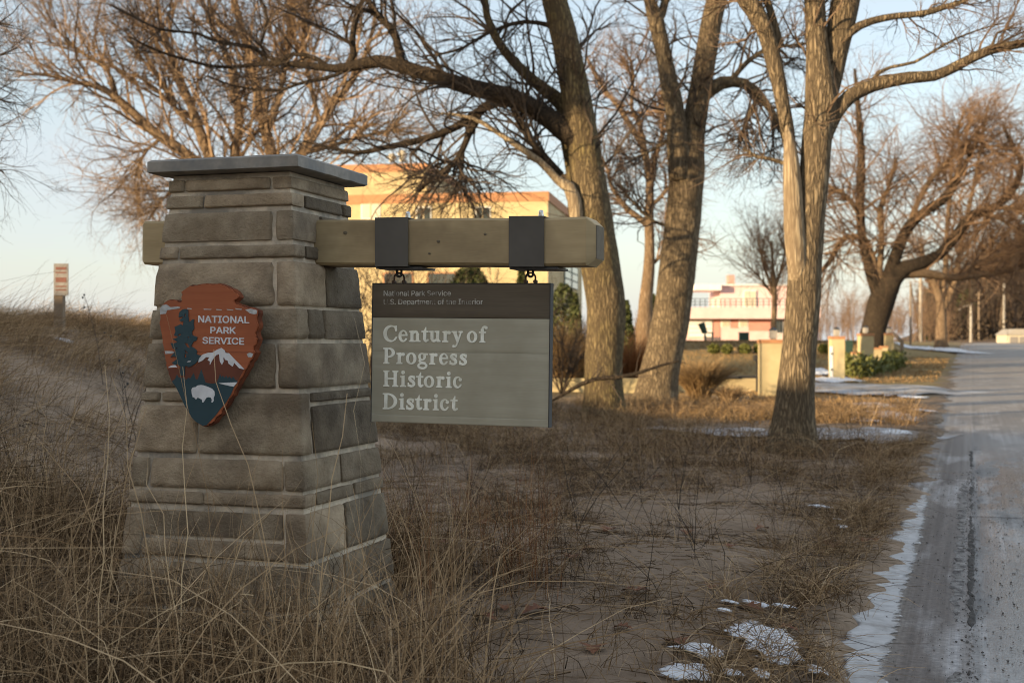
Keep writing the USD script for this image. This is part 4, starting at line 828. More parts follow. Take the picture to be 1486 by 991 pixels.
T6 = build_tree("spreading_tree", "huge spreading old tree leaning over the garden posts by the road", 72.0,
    [[(1264, 500, 36), (1270, 470, 36), (1278, 440, 38), (1288, 415, 36), (1302, 395, 28), (1330, 384, 20), (1360, 372, 16), (1385, 345, 15), (1412, 312, 14), (1448, 298, 11), (1478, 262, 9), (1483, 238, 8), (1470, 214, 6), (1455, 180, 4)],
     [(1275, 430, 20), (1262, 390, 16), (1252, 350, 13), (1248, 300, 13), (1250, 240, 12), (1248, 190, 10), (1244, 140, 7), (1240, 100, 4)],
     [(1284, 420, 22), (1300, 370, 18), (1318, 330, 16), (1345, 305, 14), (1372, 288, 13), (1388, 262, 11), (1405, 230, 6), (1420, 190, 4)]],
    [[(1300, 398, 18), (1340, 396, 14), (1380, 403, 11), (1432, 397, 10), (1486, 387, 8), (1540, 376, 5)],
     [(1280, 430, 10), (1276, 390, 10), (1280, 350, 9), (1276, 310, 8), (1290, 270, 6), (1300, 230, 4)],
     [(1270, 400, 10), (1255, 350, 10), (1238, 340, 10), (1222, 348, 9), (1205, 378, 8), (1190, 396, 6)],
     [(1246, 310, 8), (1228, 285, 7), (1205, 270, 5), (1180, 272, 3)],
     [(1320, 328, 9), (1350, 262, 8), (1375, 235, 7), (1410, 215, 6), (1445, 212, 4), (1480, 226, 3)],
     [(1400, 400, 6), (1418, 380, 5), (1440, 365, 4), (1442, 345, 3)],
     [(1416, 310, 6), (1452, 318, 5), (1480, 342, 4), (1478, 372, 3)],
     [(1380, 270, 7), (1395, 230, 6), (1390, 195, 5), (1400, 160, 3)],
     [(1450, 300, 6), (1470, 305, 5), (1500, 290, 3)]],
    "bark_dark", "twig_russet",
    [(34, 4.6, dict(ang=(.4, 1.3), wander=.22, up=.05, rk=.4, K=8, rmax=.05, t0=.15)), (7, 2.6, dict(ang=(.4, 1.2), wander=.26, up=-.02, K=7, rk=.5, droop=.12)), (4, 1.4, dict(ang=(.3, 1.0), wander=.25, K=5, rk=.8, tip=.6, droop=.35))],
    46, limb_bark="bark_tan", sides=12, step=.7)
T7 = build_tree("spreading_tree", "bare tree with pale forked trunk beyond the white utility pole", 105.0,
    [[(1366, 494, 17), (1366, 460, 15), (1364, 430, 12), (1352, 405, 9), (1342, 380, 6), (1335, 350, 4)], [(1368, 450, 11), (1380, 425, 10), (1388, 400, 8), (1392, 370, 6), (1400, 340, 4)]],
    [[(1366, 440, 8), (1372, 400, 8), (1374, 340, 7), (1380, 260, 5), (1384, 190, 3)], [(1386, 405, 8), (1398, 340, 7), (1414, 265, 6), (1426, 200, 4), (1434, 155, 2.5)], [(1391, 372, 6), (1428, 325, 6), (1466, 272, 4), (1496, 225, 3)], [(1385, 412, 5), (1410, 390, 4), (1430, 385, 3)]],
    "bark_tan", "twig_russet",
    [(24, 4.5, dict(ang=(.4, 1.1), wander=.22, up=.1, rk=.5, K=7, rmax=.08, t0=.2)), (7, 2.6, dict(ang=(.4, 1.1), wander=.26, K=6, rk=.65)), (3, 1.4, dict(ang=(.4, 1.0), wander=.3, K=4, rk=.8, tip=.6))],
    47, sides=8, step=1.)
T8 = build_tree("slender_tree", "small bare tree in front of the pink house's right end", 62.0,
    [[(1122, 494, 8), (1123, 470, 8), (1124, 440, 8), (1124, 415, 7), (1122, 395, 5), (1120, 350, 3)], [(1124, 420, 5), (1134, 390, 4), (1142, 350, 3)], [(1123, 425, 5), (1112, 395, 4), (1100, 350, 3)], [(1123, 430, 4), (1108, 410, 3), (1085, 385, 2)]],
    [], "bark_tan", "twig_russet",
    [(22, 3.2, dict(ang=(.3, .9), wander=.2, up=.25, rk=.4, K=7, rmax=.02, t0=.1)), (6, 1.3, dict(ang=(.4, 1.0), wander=.28, K=6, rk=.65)), (3, .7, dict(ang=(.4, 1.0), wander=.3, K=4, rk=.8, tip=.6))],
    48, sides=8, step=.6)
T9 = build_tree("dark_tree", "dark bare twigs reaching into the picture's top left corner", 15.0,
    [[(-260, 500, 60), (-255, 300, 54), (-235, 120, 46), (-200, -40, 34), (-150, -160, 20)]],
    [[(-240, 150, 22), (-180, 90, 16), (-110, 60, 12), (-60, 40, 8), (-15, 30, 5), (20, 38, 2)], [(-250, 260, 20), (-180, 200, 14), (-110, 170, 10), (-60, 150, 7), (-15, 135, 4), (15, 150, 2)],
     [(-245, 210, 18), (-190, 140, 12), (-120, 120, 9), (-60, 95, 6), (-10, 85, 3), (25, 70, 2)], [(-250, 290, 16), (-190, 270, 12), (-120, 250, 8), (-60, 235, 6), (-20, 230, 3), (5, 250, 2)]],
    "bark_dark", "twig_dark",
    [(22, 1.0, dict(ang=(.4, 1.1), wander=.2, up=.0, rk=.45, K=7, rmax=.02, t0=.35)), (6, .6, dict(ang=(.4, 1.1), wander=.26, K=6, rk=.6)), (3, .3, dict(ang=(.4, 1.0), wander=.25, K=4, rk=.75, tip=.5))],
    49, sides=12, step=.3)

# ------------------------------------------------------------------ sand-coloured flat-roofed building
BLD = thing("stucco_building", "sunlit sand coloured flat roofed building with orange parapet behind the sign", "building")
def slabbox(A, dirF, dirS, wF, dS, z0, z1):
    """Box with plan corner A, running wF metres along dirF (front) and dS along dirS (side)."""
    A, dirF, dirS = np.array(A, float), np.array(dirF, float), np.array(dirS, float)
    c = [A, A + dirF * wF, A + dirF * wF + dirS * dS, A + dirS * dS]
    V = np.array([[*q, z] for z in (z0, z1) for q in c])
    m = trimesh.Trimesh(V, [[0, 1, 5], [0, 5, 4], [1, 2, 6], [1, 6, 5], [2, 3, 7], [2, 7, 6], [3, 0, 4], [3, 4, 7], [4, 5, 6], [4, 6, 7], [0, 2, 1], [0, 3, 2]], process=False)
    m.fix_normals(); return m
dF, dS = np.array([-.987, .16]), np.array([.16, .987])
A1 = np.array([1.70, 62.0]); zt1 = EYE + (CY - 278) / F * 62
part(BLD, "wall", slabbox(A1, dF, dS, 13.6, 15, -.2, zt1 - .45), "stucco")
part(BLD, "parapet", slabbox(A1 - dF * .05 - dS * .05, dF, dS, 13.7, 15.1, zt1 - .449, zt1), "terracotta")
A2 = np.array([-4.22, 65.0]); zt2 = EYE + (CY - 237) / F * 65
part(BLD, "wall", slabbox(A2, dF, dS, 11, 7.4, zt1 - .6, zt2 - .4), "stucco")
part(BLD, "parapet", slabbox(A2 - dF * .05 - dS * .05, dF, dS, 11.1, 7.5, zt2 - .399, zt2), "terracotta")
def on_front(x, A, d):                                              # along-front distance of a picture column
    k = (x - CX) / F; return float((k * A[1] - A[0]) / (d[0] - k * d[1]))
def front_rect(x0, x1, y0, y1, A, out, mat, name, parent, d=None, n=None, th=.06):
    d = dF if d is None else d; n = dS if n is None else n
    a, b = on_front(x1, A, d), on_front(x0, A, d); Zm = (A + d * (a + b) / 2)[1]
    z0, z1 = EYE - (y1 - CY) / F * Zm, EYE - (y0 - CY) / F * Zm
    return part(parent, name, slabbox(A + d * a - n * out, d, n, b - a, th, z0, z1), mat)
for x0, x1, y0, y1 in [(524, 552, 292, 318), (604, 626, 300, 330), (690, 712, 300, 330)]:
    w = front_rect(x0, x1, y0, y1, A1, .03, "white_paint", "window", BLD)
    front_rect(x0 + 1.5, x1 - 1.5, y0 + 1.5, y1 - 1.5, A1, .045, "blind_pale" if x0 < 600 else "window_glass", "pane", w); front_rect((x0 + x1) / 2 - .7, (x0 + x1) / 2 + .7, y0 + 1.5, y1 - 1.5, A1, .06, "stucco_plain", "mullion", w)
for x0, x1, y0, y1 in [(556, 600, 395, 440), (620, 662, 395, 440)]:
    w = front_rect(x0, x1, y0, y1, A1, .03, "terracotta", "window", BLD)
    front_rect(x0 + 2, x1 - 2, y0 + 2, y1 - 2, A1, .045, "window_glass", "pane", w)
sx = lambda x: on_front(x, A1, dS)
for x0, x1, y0, y1 in [(818, 838, 385, 418)]:
    a, b = sx(x0), sx(x1); Zm = (A1 + dS * (a + b) / 2)[1]; z0, z1 = EYE - (y1 - CY) / F * Zm, EYE - (y0 - CY) / F * Zm
    w = part(BLD, "window", slabbox(A1 + dS * a - dF * .04, dF, dS, .08, b - a, z0, z1), "dark_green")
    for k in range(2):
        for j in range(3):
            wa = a + (b - a) * (k + .1) / 2; zb = z0 + (z1 - z0) * (j + .1) / 3
            part(w, "pane", slabbox(A1 + dS * wa - dF * .05, dF, dS, .02, (b - a) * .4, zb, zb + (z1 - z0) * .27), "window_glass")
for x, y, h in [(569, 232, 14), (584, 232, 20)]:
    q = px(x, y + 3, 67); part(BLD, "roof_vent", cat([cyl(q, q + [0, 0, h / F * 54], .16, 10), cyl(q + [0, 0, h / F * 54 * .6], q + [0, 0, h / F * 54 * .75], .26, 10)]), "blind_pale", 40)

# ------------------------------------------------------------------ pink house
PK = thing("pink_house", "long low pink house with roof deck rail and white canopy", "house")
ZP = 100.0
def pb(x0, x1, y0, y1, dz, th):                                    # facade rectangle facing the camera at depth ZP + dz
    a, b = px(x0, y1, ZP + dz), px(x1, y0, ZP + dz); return bx(a[0], b[0], ZP + dz, ZP + dz + th, a[2], b[2])
part(PK, "wall", pb(986, 1188, 462.5, 504, 0, 9), "pink_paint")
part(PK, "fascia", pb(983, 1191, 446, 462.4, -.9, 10.5), "pink_paint")
part(PK, "upper_storey", pb(1046, 1175, 414.5, 446, 2, 6), "pink_paint")
part(PK, "canopy", pb(1009, 1047, 412.5, 421, 1.2, 5), "white_paint")
part(PK, "parapet", pb(1045, 1176, 412.5, 414.6, 1.8, 6.4), "white_paint")
part(PK, "chimney", pb(1057, 1066, 399, 412.4, 4, 1.0), "pink_deep")
w = part(PK, "window", pb(1079, 1098, 421, 445.8, 1.92, .1), "white_paint")
for i in range(2):
    for j in range(2): part(w, "pane", pb(1080 + i * 9.2, 1088 + i * 9.2, 422.5 + j * 11.5, 433 + j * 11.5, 1.88, .05), "blind_pale")
for x0, x1, y0, y1, n, mm in [(1046, 1060, 463.5, 475, 2, "blind_pale"), (1072, 1086, 463.5, 475, 2, "blind_pale"), (1124, 1137, 464, 484, 2, "window_glass"), (1150, 1170, 464, 484, 3, "window_glass")]:
    w = part(PK, "window", pb(x0, x1, y0, y1, -.06, .08), "white_paint")
    for i in range(n):
        c = (x1 - x0 - 2) / n; part(w, "pane", pb(x0 + 1 + i * c + .4, x0 + 1 + (i + 1) * c - .4, y0 + 1.2, y1 - 1.2, -.09, .04), mm)
gd = part(PK, "garage_door", pb(999, 1034.5, 463.5, 490, -.06, .08), "blind_pale")
for j in range(4): part(gd, "door_panel", pb(1000, 1033.5, 464.5 + j * 6.3, 469.8 + j * 6.3, -.10, .05), "white_paint")
part(PK, "wall_panel", pb(1035.5, 1045, 463.5, 490, -.04, .08), "pink_deep")
part(PK, "wall_panel", pb(1060.5, 1071.5, 463.5, 476, -.04, .08), "pink_deep")
part(PK, "wall_panel", pb(1086.5, 1118, 463.5, 480, -.04, .08), "pink_deep")
for x in np.linspace(986, 1046, 9): part(PK, "rail_post", pb(x - .45, x + .45, 433.5, 446, -.6, .05), "black_iron")
for x in np.linspace(1052, 1188, 18): part(PK, "rail_post", pb(x - .45, x + .45, 433.5, 446, -.6, .05), "black_iron")
for y in (433.6, 438, 442): part(PK, "rail_bar", pb(986, 1188, y - .4, y + .4, -.62, .03), "black_iron")

# ------------------------------------------------------------------ garden posts, wall, gate, poles
def gate_post(x, w, ytop, ybot, Z, label, lantern=True, plate=False, wide=None):
    P = thing("gate_post", label, "gate post", "stucco gate posts along the road")
    c = px(x, ybot, Z); W = w / F * Z / 2; zt = px(x, ytop, Z)[2]; zb = min(c[2], float(ground(c[0], c[1])) - .05) - .1
    n = W if wide is None else wide / 2
    part(P, "shaft", bx(c[0] - W, c[0] + W, c[1] - n, c[1] + n, zb, zt - .10), "stucco")
    part(P, "cap", bx(c[0] - W - .02, c[0] + W + .02, c[1] - n - .02, c[1] + n + .02, zt - .0999, zt), "terracotta")
    if lantern:
        L = part(P, "lantern", cat([bx(c[0] - .09, c[0] + .09, c[1] - .09, c[1] + .09, zt + .03, zt + .24), bx(c[0] - .05, c[0] + .05, c[1] - .05, c[1] + .05, zt, zt + .031)]), "pole_pale")
        part(L, "lantern_roof", cyl((c[0], c[1], zt + .241), (c[0], c[1], zt + .33), .14, 4, .02), "black_iron")
    if plate:
        part(P, "gate_plate", bx(c[0] - W - .05, c[0] - W + .04, c[1] - n - .02, c[1] - n + .10, zb + .35, zt - .35), "white_paint")
        for k in (.6, 1.15): part(P, "hinge", cyl((c[0] - W, c[1] - n - .03, zb + k), (c[0] - W, c[1] - n + .02, zb + k), .035, 10), "black_iron")
    return P
gate_post(1122, 37, 492.6, 572, 35.0, "thick stucco post with lantern just left of the nearest roadside trunk")
gate_post(1214, 19, 488, 553, 46.0, "stucco post with white gate plate left of the green hedge", plate=True)
gate_post(1256, 19, 484, 515, 53.0, "stucco post with lantern rising behind the hedge's middle")
gate_post(1290, 11, 483.5, 506, 66.0, "small stucco post at the hedge's far end")
GW = thing("garden_wall", "low stucco wall with terracotta coping among the hedge", "wall")
for x0, x1, y0, y1, Z in [(1236, 1246.5, 511, 524, 50.5), (1265, 1278, 504.5, 515, 55), (1278, 1287, 502, 512, 60)]:
    a, b = px(x0, y1, Z), px(x1, y0, Z)
    part(GW, "wall_section", bx(a[0], b[0], Z - .15, Z + .15, a[2] - 1, b[2] - .07), "stucco"); part(GW, "coping", bx(a[0] - .02, b[0] + .02, Z - .17, Z + .17, b[2] - .0699, b[2]), "terracotta")
RW = thing("retaining_wall", "low yellow stucco wall with dark rail left of the thick post", "wall")
a, b = px(800, 575, 37.5), px(1106, 549, 37.5)
part(RW, "wall_section", bx(a[0], b[0], 37.4, 37.7, a[2] - .3, b[2]), "stucco")
a2, b2 = px(1033, 549, 37.4), px(1070, 545.5, 37.4)
part(RW, "rail", bx(a2[0], b2[0], 37.3, 37.75, b[2] + .002, b2[2]), "black_iron")
part(RW, "rail", bx(px(1072, 0, 37.4)[0], px(1103, 0, 37.4)[0], 37.45, 37.6, b[2] + .002, b[2] + .08), "black_iron")
LB = thing("letter_box", "black metal box on a post beside the thick stucco post", "letter box")
q = px(1099, 575, 36.6); zt = px(0, 515, 36.6)[2]
part(LB, "post", bx(q[0] - .035, q[0] + .035, 36.56, 36.64, q[2] - .2, zt - .18), "black_iron"); part(LB, "box", bx(q[0] - .09, q[0] + .09, 36.45, 36.75, zt - .18, zt), "black_iron")
GT = thing("garden_gate", "green panel gate between two stucco posts at the hedge", "gate")
for k in range(4):
    x = 1227.5 + k * 2.6; a, b = px(x, 520, 51), px(x + 2.2, 494, 51); part(GT, "gate_board", bx(a[0], b[0], 51, 51.05, a[2], b[2]), "dark_green")
part(GT, "gate_rail", bx(px(1227, 0, 51)[0], px(1238, 0, 51)[0], 51.051, 51.1, px(0, 500, 51)[2], px(0, 498, 51)[2]), "dark_green")
HR = thing("hand_rail", "brown slanting rail at the far end of the hedge", "rail")
part(HR, "rail_bar", tube(np.array([px(1296, 484, 66), px(1309, 495, 64)]), np.array([.09, .09]), 8), "pole_wood"); part(HR, "rail_post", tube(np.array([px(1309, 494, 64), px(1309, 511, 64)]), np.array([.09, .09]), 8), "pole_wood")
def pole(name, x, w, ytop, ybot, Z, mat, label, arm=None, bar=None, group=None):
    P = thing(name, label, "street lamp" if arm else "pole", group)
    b, t = px(x, ybot, Z), px(x, ytop, Z); b[2] -= 1.2; r = w / F * Z / 2
    part(P, "shaft", tube(np.array([b, t]), np.array([r, r * .75]), 12), mat, 40)
    if arm: 
        e = px(arm[0], arm[1], Z); part(P, "arm", tube(np.array([t - [0, 0, .5], (t + e) / 2 + [0, 0, .1], e]), np.array([.06, .05, .05]), 8), mat); part(P, "lamp_head", cat([bx(e[0] - .45, e[0] + .1, Z - .14, Z + .14, e[2] - .1, e[2] + .06)]), mat)
    if bar: part(P, "cross_arm", bx(t[0] - bar, t[0] + bar, Z - r - .1, Z - r - .005, t[2] - .6, t[2] - .45), "pole_wood")
pole("utility_pole", 1336, 6.0, 396, 497, 190, "pole_pale", "pale utility pole right of the huge old tree")
pole("sign_pole", 1321.5, 3.2, 410, 503, 115, "pole_wood", "thin dark pole beside the pale utility pole")
pole("street_lamp", 1409, 4.4, 440, 498, 268, "pole_pale", "grey street lamp with one arm beside the far road", arm=(1393, 449))
pole("utility_pole", 1420.5, 3.4, 424, 498, 274, "pole_wood", "brown wooden pole just right of the street lamp", bar=.9)
pole("utility_pole", 1457, 4.2, 410, 470, 276, "pole_pale", "pale pole standing on the wooded slope")
GA = thing("white_garage", "small white garage at the right edge below the wooded slope", "garage")
ZG = 262.0; a, b = px(1462, 502, ZG), px(1492, 486, ZG); part(GA, "wall", bx(a[0], b[0], ZG, ZG + 6, a[2] - 1, b[2]), "blind_pale")
rv = np.array([[a[0] - .3, ZG - .3, b[2]], [b[0], ZG - .3, b[2]], [b[0], ZG + 6.3, b[2]], [a[0] - .3, ZG + 6.3, b[2]], [a[0] + 1.4, ZG - .3, b[2] + 1.2], [b[0], ZG - .3, b[2] + 1.2], [b[0], ZG + 6.3, b[2] + 1.2], [a[0] + 1.4, ZG + 6.3, b[2] + 1.2]])
part(GA, "roof", (rv, np.array([[0, 1, 5], [0, 5, 4], [0, 4, 7], [0, 7, 3], [4, 5, 6], [4, 6, 7], [3, 7, 6], [3, 6, 2], [0, 3, 2], [0, 2, 1], [1, 2, 6], [1, 6, 5]])), "pole_pale")
for k in range(2): part(GA, "garage_door", bx(a[0] + .5 + k * 1.9, a[0] + 2.1 + k * 1.9, ZG - .07, ZG - .01, a[2] - .5, b[2] - .35), "sign_weathered")
UB = thing("utility_box", "grey green utility box on the lawn before the pink house", "utility box")
a, b = px(1074, 497, 92), px(1087, 482, 92); part(UB, "cabinet", bx(a[0], b[0], 92, 92.6, a[2] - .2, b[2] - .06), "dark_green"); part(UB, "lid", bx(a[0] - .04, b[0] + .04, 91.96, 92.64, b[2] - .0599, b[2]), "pole_pale")
PF = thing("picket_fence", "short pale picket fence in front of the pink house's garage door", "fence")
for k in range(9):
    x = 1024.5 + k * 2.5; a, b = px(x, 500, 93), px(x + 1.3, 488 + (k % 2) * 1.2, 93); part(PF, "picket", bx(a[0], b[0], 93, 93.04, a[2] - .1, b[2]), "pole_pale")
for y in (491.5, 496): part(PF, "fence_rail", bx(px(1024, 0, 93)[0], px(1046.5, 0, 93)[0], 93.045, 93.09, px(0, y + .8, 93)[2], px(0, y - .8, 93)[2]), "pole_pale")
CH = thing("lawn_chair", "dark green lawn chair before the pink house's garage door", "chair")
c = px(1030, 490, 94)
part(CH, "backrest", tube(np.array([c + [-.35, 0, .35], c + [-.62, 0, 1.05]]), np.array([.2, .26]), 8), "dark_green"); part(CH, "seat", bx(c[0] - .4, c[0] + .25, 93.7, 94.3, c[2] + .3, c[2] + .38), "dark_green")
for sx_ in (-.35, .2):
    for sy_ in (-.25, .2): part(CH, "leg", bx(c[0] + sx_ - .03, c[0] + sx_ + .03, 94 + sy_ - .03, 94 + sy_ + .03, c[2] - .3, c[2] + .299), "dark_green")
# marker post on the dune
SP = thing("marker_post", "short wooden marker post with faded red sign on the dune crest", "marker post")
Zs = 15.0; a, b = px(80, 466, Zs), px(93, 384, Zs)
part(SP, "post", bx(a[0], b[0], Zs - .045, Zs + .045, a[2] - .5, b[2]), "pole_wood")
a, b = px(81, 429, Zs), px(101.5, 383, Zs)
sb = part(SP, "sign_plate", bx(a[0], b[0], Zs - .062, Zs - .0455, a[2], b[2]), "sign_weathered")
for y0, y1 in [(388, 392), (395, 397), (403, 410), (415, 417), (420, 422)]: part(sb, "print", bx(a[0] + .02, b[0] - .02, Zs - .0645, Zs - .0622, px(0, y1, Zs)[2], px(0, y0, Zs)[2]), "sign_red")

# ------------------------------------------------------------------ driveways and snow
def strip(name, pts, widths, mat, label, dz=.03, ragged=.15, seed=0, kind="structure"):
    P = np.array(pts, float); t = np.linspace(0, 1, 90); q = np.linspace(0, 1, len(P))
    C = np.stack([np.interp(t, q, P[:, i]) for i in range(2)], 1); W = np.interp(t, q, widths); T = unit(np.gradient(C, axis=0)); Nn = np.stack([-T[:, 1], T[:, 0]], 1)
    u = np.linspace(-1, 1, 21); n3 = np.stack([t * 14, 0 * t, 0 * t], 1)
    e0, e1 = (meshkit.fbm(n3, 3, seed) - .5) * ragged * 2, (meshkit.fbm(n3, 3, seed + 4) - .5) * ragged * 2
    off = u[None] * (W[:, None] / 2) + np.where(u[None] < 0, -u[None] * e0[:, None], u[None] * e1[:, None])
    XY = C[:, None] + Nn[:, None] * off[..., None]; s_ = XY[..., 0] * RN[0] + XY[..., 1] * RN[1]; w_ = smooth01((-.3 - s_) / .9); z = (ground(XY[..., 0], XY[..., 1]) + dz) * w_ + (road_rise(XY[..., 1]) + .006) * (1 - w_)
    p = part(None, name, grid_mesh(XY[..., 0], XY[..., 1], z), mat, True); tag(stage.GetPrimAtPath(p), label, None, None, kind)
stony("drive_dirt", (.22, .175, .14), (.36, .31, .27), 1.6, .85, .5, 30, (.42, .42, .43), 1.3, .03)
stony("drive_grey", (.20, .18, .16), (.30, .27, .24), 1.2, .8, .3, 30, (.40, .40, .41), .9, .03)
strip("driveway", [(6.42, 19.7), (5.6, 20.2), (3.9, 20.8), (2.2, 21.6)], [3.0, 2.2, 1.8, 1.2], "drive_dirt", "pale frozen track crossing behind the nearest trunk", .035, .4, 3)
strip("driveway", [(12.4, 36.6), (11.5, 37.5), (9.5, 40.5), (7.5, 46)], [8, 6, 5, 4.5], "drive_grey", "grey driveway turning in between the gate posts", .06, .5, 7)
RIMS = []
def snow_blob(x, y, rx, ry, h, seed, rot=0.0):
    n, m = 72, 9; th = np.linspace(0, 2 * np.pi, n, endpoint=False); rr = np.linspace(0, 1, m)
    rad = .45 + 1.1 * meshkit.fbm(np.stack([np.cos(th) * 1.9, np.sin(th) * 1.9, 0 * th + seed * 3.3], 1), 3, seed)
    A, B = rr[:, None] * rad[None] * np.cos(th) * rx, rr[:, None] * rad[None] * np.sin(th) * ry
    Xs, Ys = x + A * math.cos(rot) - B * math.sin(rot), y + A * math.sin(rot) + B * math.cos(rot)
    Z_ = ground(Xs, Ys) + (h * (1 - rr[:, None] ** 3) * (.35 + 1.3 * meshkit.fbm(np.stack([Xs * 5, Ys * 5, 0 * Xs], -1), 3, seed)) + .006)
    s_ = Xs * RN[0] + Ys * RN[1]; Z_ = np.where(s_ > -.56, np.maximum(road_rise(Ys) + h * (1 - rr[:, None] ** 2), 0) + .004, Z_)
    V = np.stack([Xs, Ys, Z_], -1).reshape(-1, 3); f = []; RIMS.append(np.repeat(np.clip((rr - .35) / .65, 0, 1)[:, None], n, 1).reshape(-1))
    for k in range(m - 1):
        i = np.arange(n); j = (i + 1) % n; f += [np.stack([k * n + i, (k + 1) * n + i, (k + 1) * n + j], 1), np.stack([k * n + i, (k + 1) * n + j, k * n + j], 1)]
    return trimesh.Trimesh(V, np.vstack(f), process=False)
def gxy(x, y):                                                     # the ground point seen at a picture point
    Z = np.linspace(3, 140, 3000); k = (x - CX) / F; zz = EYE - (y - CY) / F * Z; d = zz - ground(k * Z, Z)
    i = int(np.argmax(d < 0)) if (d < 0).any() else len(Z) - 1; return k * Z[i], Z[i]
sn = []
for i, (x, y, wpx, asp) in enumerate([(1118, 936, 40, 1.1), (1090, 928, 26, .8), (1022, 954, 26, .7), (1000, 985, 36, .5), (1128, 962, 20, .8), (1188, 980, 14, .8), (1105, 984, 12, 1), (1062, 985, 14, .6), (1222, 768, 9, .6), (1214, 757, 7, .6), (1060, 878, 12, .3), (1098, 882, 18, .3), (1140, 888, 16, .3), (1052, 893, 10, .4), (1190, 738, 14, .3), (985, 946, 12, .3), (94, 497, 13, .5), (1120, 528, 0, 1)]):
    if not wpx: continue
    X0, Y0 = gxy(x, y); r = wpx / F * Y0; sn.append(snow_blob(X0, Y0, r * 1.6, r * asp * 3.2, .022, i + 2))
for i, (x, y, wpx, asp) in enumerate([(1290, 604, 46, 2.2), (1255, 612, 26, 2), (1335, 598, 22, 2), (1270, 590, 34, 2), (1320, 577, 28, 2), (1195, 545, 22, 3), (1186, 541, 16, 3), (1350, 508, 34, 6), (1096, 627, 26, 1.2), (1215, 556, 40, 1.4), (1300, 630, 24, 1.5)]):
    X0, Y0 = gxy(x, y); r = wpx / F * Y0; sn.append(snow_blob(X0, Y0, r * 1.3, r * asp * 1.3, .04 if Y0 < 40 else .14, i + 40))
sp_ = solo("snow", cat(sn), "snow", "thin patches of crusty snow on the ground", "snow", None, "stuff", True)
rim_attr(sp_, np.concatenate(RIMS))

# ------------------------------------------------------------------ grasses, weeds, leaves
def outside_pillar(xy, m=.03):
    d = xy - PC; p, q = d @ UP_, d @ UQ; return ~((np.abs(p) < .50 + m) & (np.abs(q) < .50 + m))
def blades(g, xy, h, lean, ang, K=5, sink=.03, wig=.04, base_z=None):
    N = len(xy); z = ground(xy[:, 0], xy[:, 1]) if base_z is None else base_z
    t = np.linspace(0, 1, K); d = np.stack([np.cos(ang), np.sin(ang)], 1)
    hor = (lean * h)[:, None] * (t[None] * .35 + .65 * t[None] ** 2.2); ver = h[:, None] * (t[None] - .42 * np.minimum(lean, 1.5)[:, None] * t[None] ** 2.4)
    P = np.empty((N, K, 3)); P[..., 0] = xy[:, :1] + hor * d[:, :1]; P[..., 1] = xy[:, 1:] + hor * d[:, 1:]; P[..., 2] = z[:, None] - sink + ver
    P[:, 1:] += g.normal(size=(N, K - 1, 3)) * wig * h[:, None, None] * np.array([1, 1, .4]) * t[None, 1:, None]
    return P
def taper(N, K, w, g, tip=.25): return (w * g.uniform(.7, 1.3, N))[:, None] * np.linspace(1, tip, K)[None]
def scatter(g, N, x0, x1, y0, y1, keep, clump=.0, per=1):
    out = []
    tot = 0
    while tot < N:
        c = np.column_stack([g.uniform(x0, x1, N), g.uniform(y0, y1, N)]); k = keep(c); c = c[g.random(len(c)) < k]
        if per > 1: c = np.repeat(c, per, 0) + g.normal(size=(len(c) * per, 2)) * clump
        out.append(c); tot += len(c)
    c = np.vstack(out)[:N]; return c[outside_pillar(c)]
def lat(c): return c[:, 0] * RN[0] + c[:, 1] * RN[1]
def fb(c, sc, seed): return meshkit.fbm(np.column_stack([c * sc, 0 * c[:, 0]]), 3, seed)
def field(name, label, g, c, h0, h1, l0, l1, w, mat, ang=None, K=5, tint=(0, 1), wig=.04, tip=.25):
    N = len(c); h = g.uniform(h0, h1, N) * g.uniform(.6, 1.0, N); a = g.uniform(0, 2 * np.pi, N) if ang is None else g.normal(ang[0], ang[1], N)
    P = blades(g, c, h, g.uniform(l0, l1, N) ** 1.3, a, K, wig=wig)
    p = curves(None, name, P, taper(N, K, w, g, tip), mat, "stuff", g.beta(1.4, 1.8, N) * (tint[1] - tint[0]) + tint[0]); tag(stage.GetPrimAtPath(p), label, "grass", None, "stuff"); return P
g = np.random.default_rng(21)
inview = lambda c: (np.abs(c[:, 0]) < .42 * c[:, 1] + .8)
c = scatter(g, 13500, -3.6, .15, 3.3, 7.6, lambda c: inview(c) * np.clip((fb(c, 1.1, 2) - .30) * 4, 0, 1) * np.where(c[:, 0] > -.55, .35, 1) * np.where((c[:, 1] < 4.3), .6, 1), .06, 9)
field("dry_grass", "tangle of tall dry brown grass around the pillar's foot and the left corner", g, c, .25, .85, .15, 1.5, .0040, "grass_look", K=6, wig=.05)
c = scatter(g, 1500, -3.6, -.2, 3.5, 7.0, lambda c: inview(c) * 1.0, .03, 3)
field("dry_grass", "long thin straw stems crossing in front of the pillar", g, c, .5, 1.15, .1, .8, .0046, "grass_look", K=6, wig=.02, tint=(.45, 1))
c = scatter(g, 380, -.72, .25, 6.0, 8.8, lambda c: np.clip((fb(c, 1.6, 5) - .4) * 5, 0, 1), .05, 14)
field("red_grass", "reddish upright grass just right of the pillar", g, c, .35, .85, .05, .6, .0030, "red_grass_look", K=6, wig=.03)
c = scatter(g, 8000, -.4, 4.6, 5.3, 17, lambda c: (lat(c) < -.75) * np.clip((fb(c, .8, 8) - .44) * 6, 0, 1) * (.25 + .75 * smooth01((c[:, 1] - 7) / 9)), .07, 26)
field("dry_grass", "sparse grey brown tufts on the bare sand under the sign", g, c, .12, .42, .2, 1.6, .0046, "grass_look", wig=.06, tint=(0, .8))
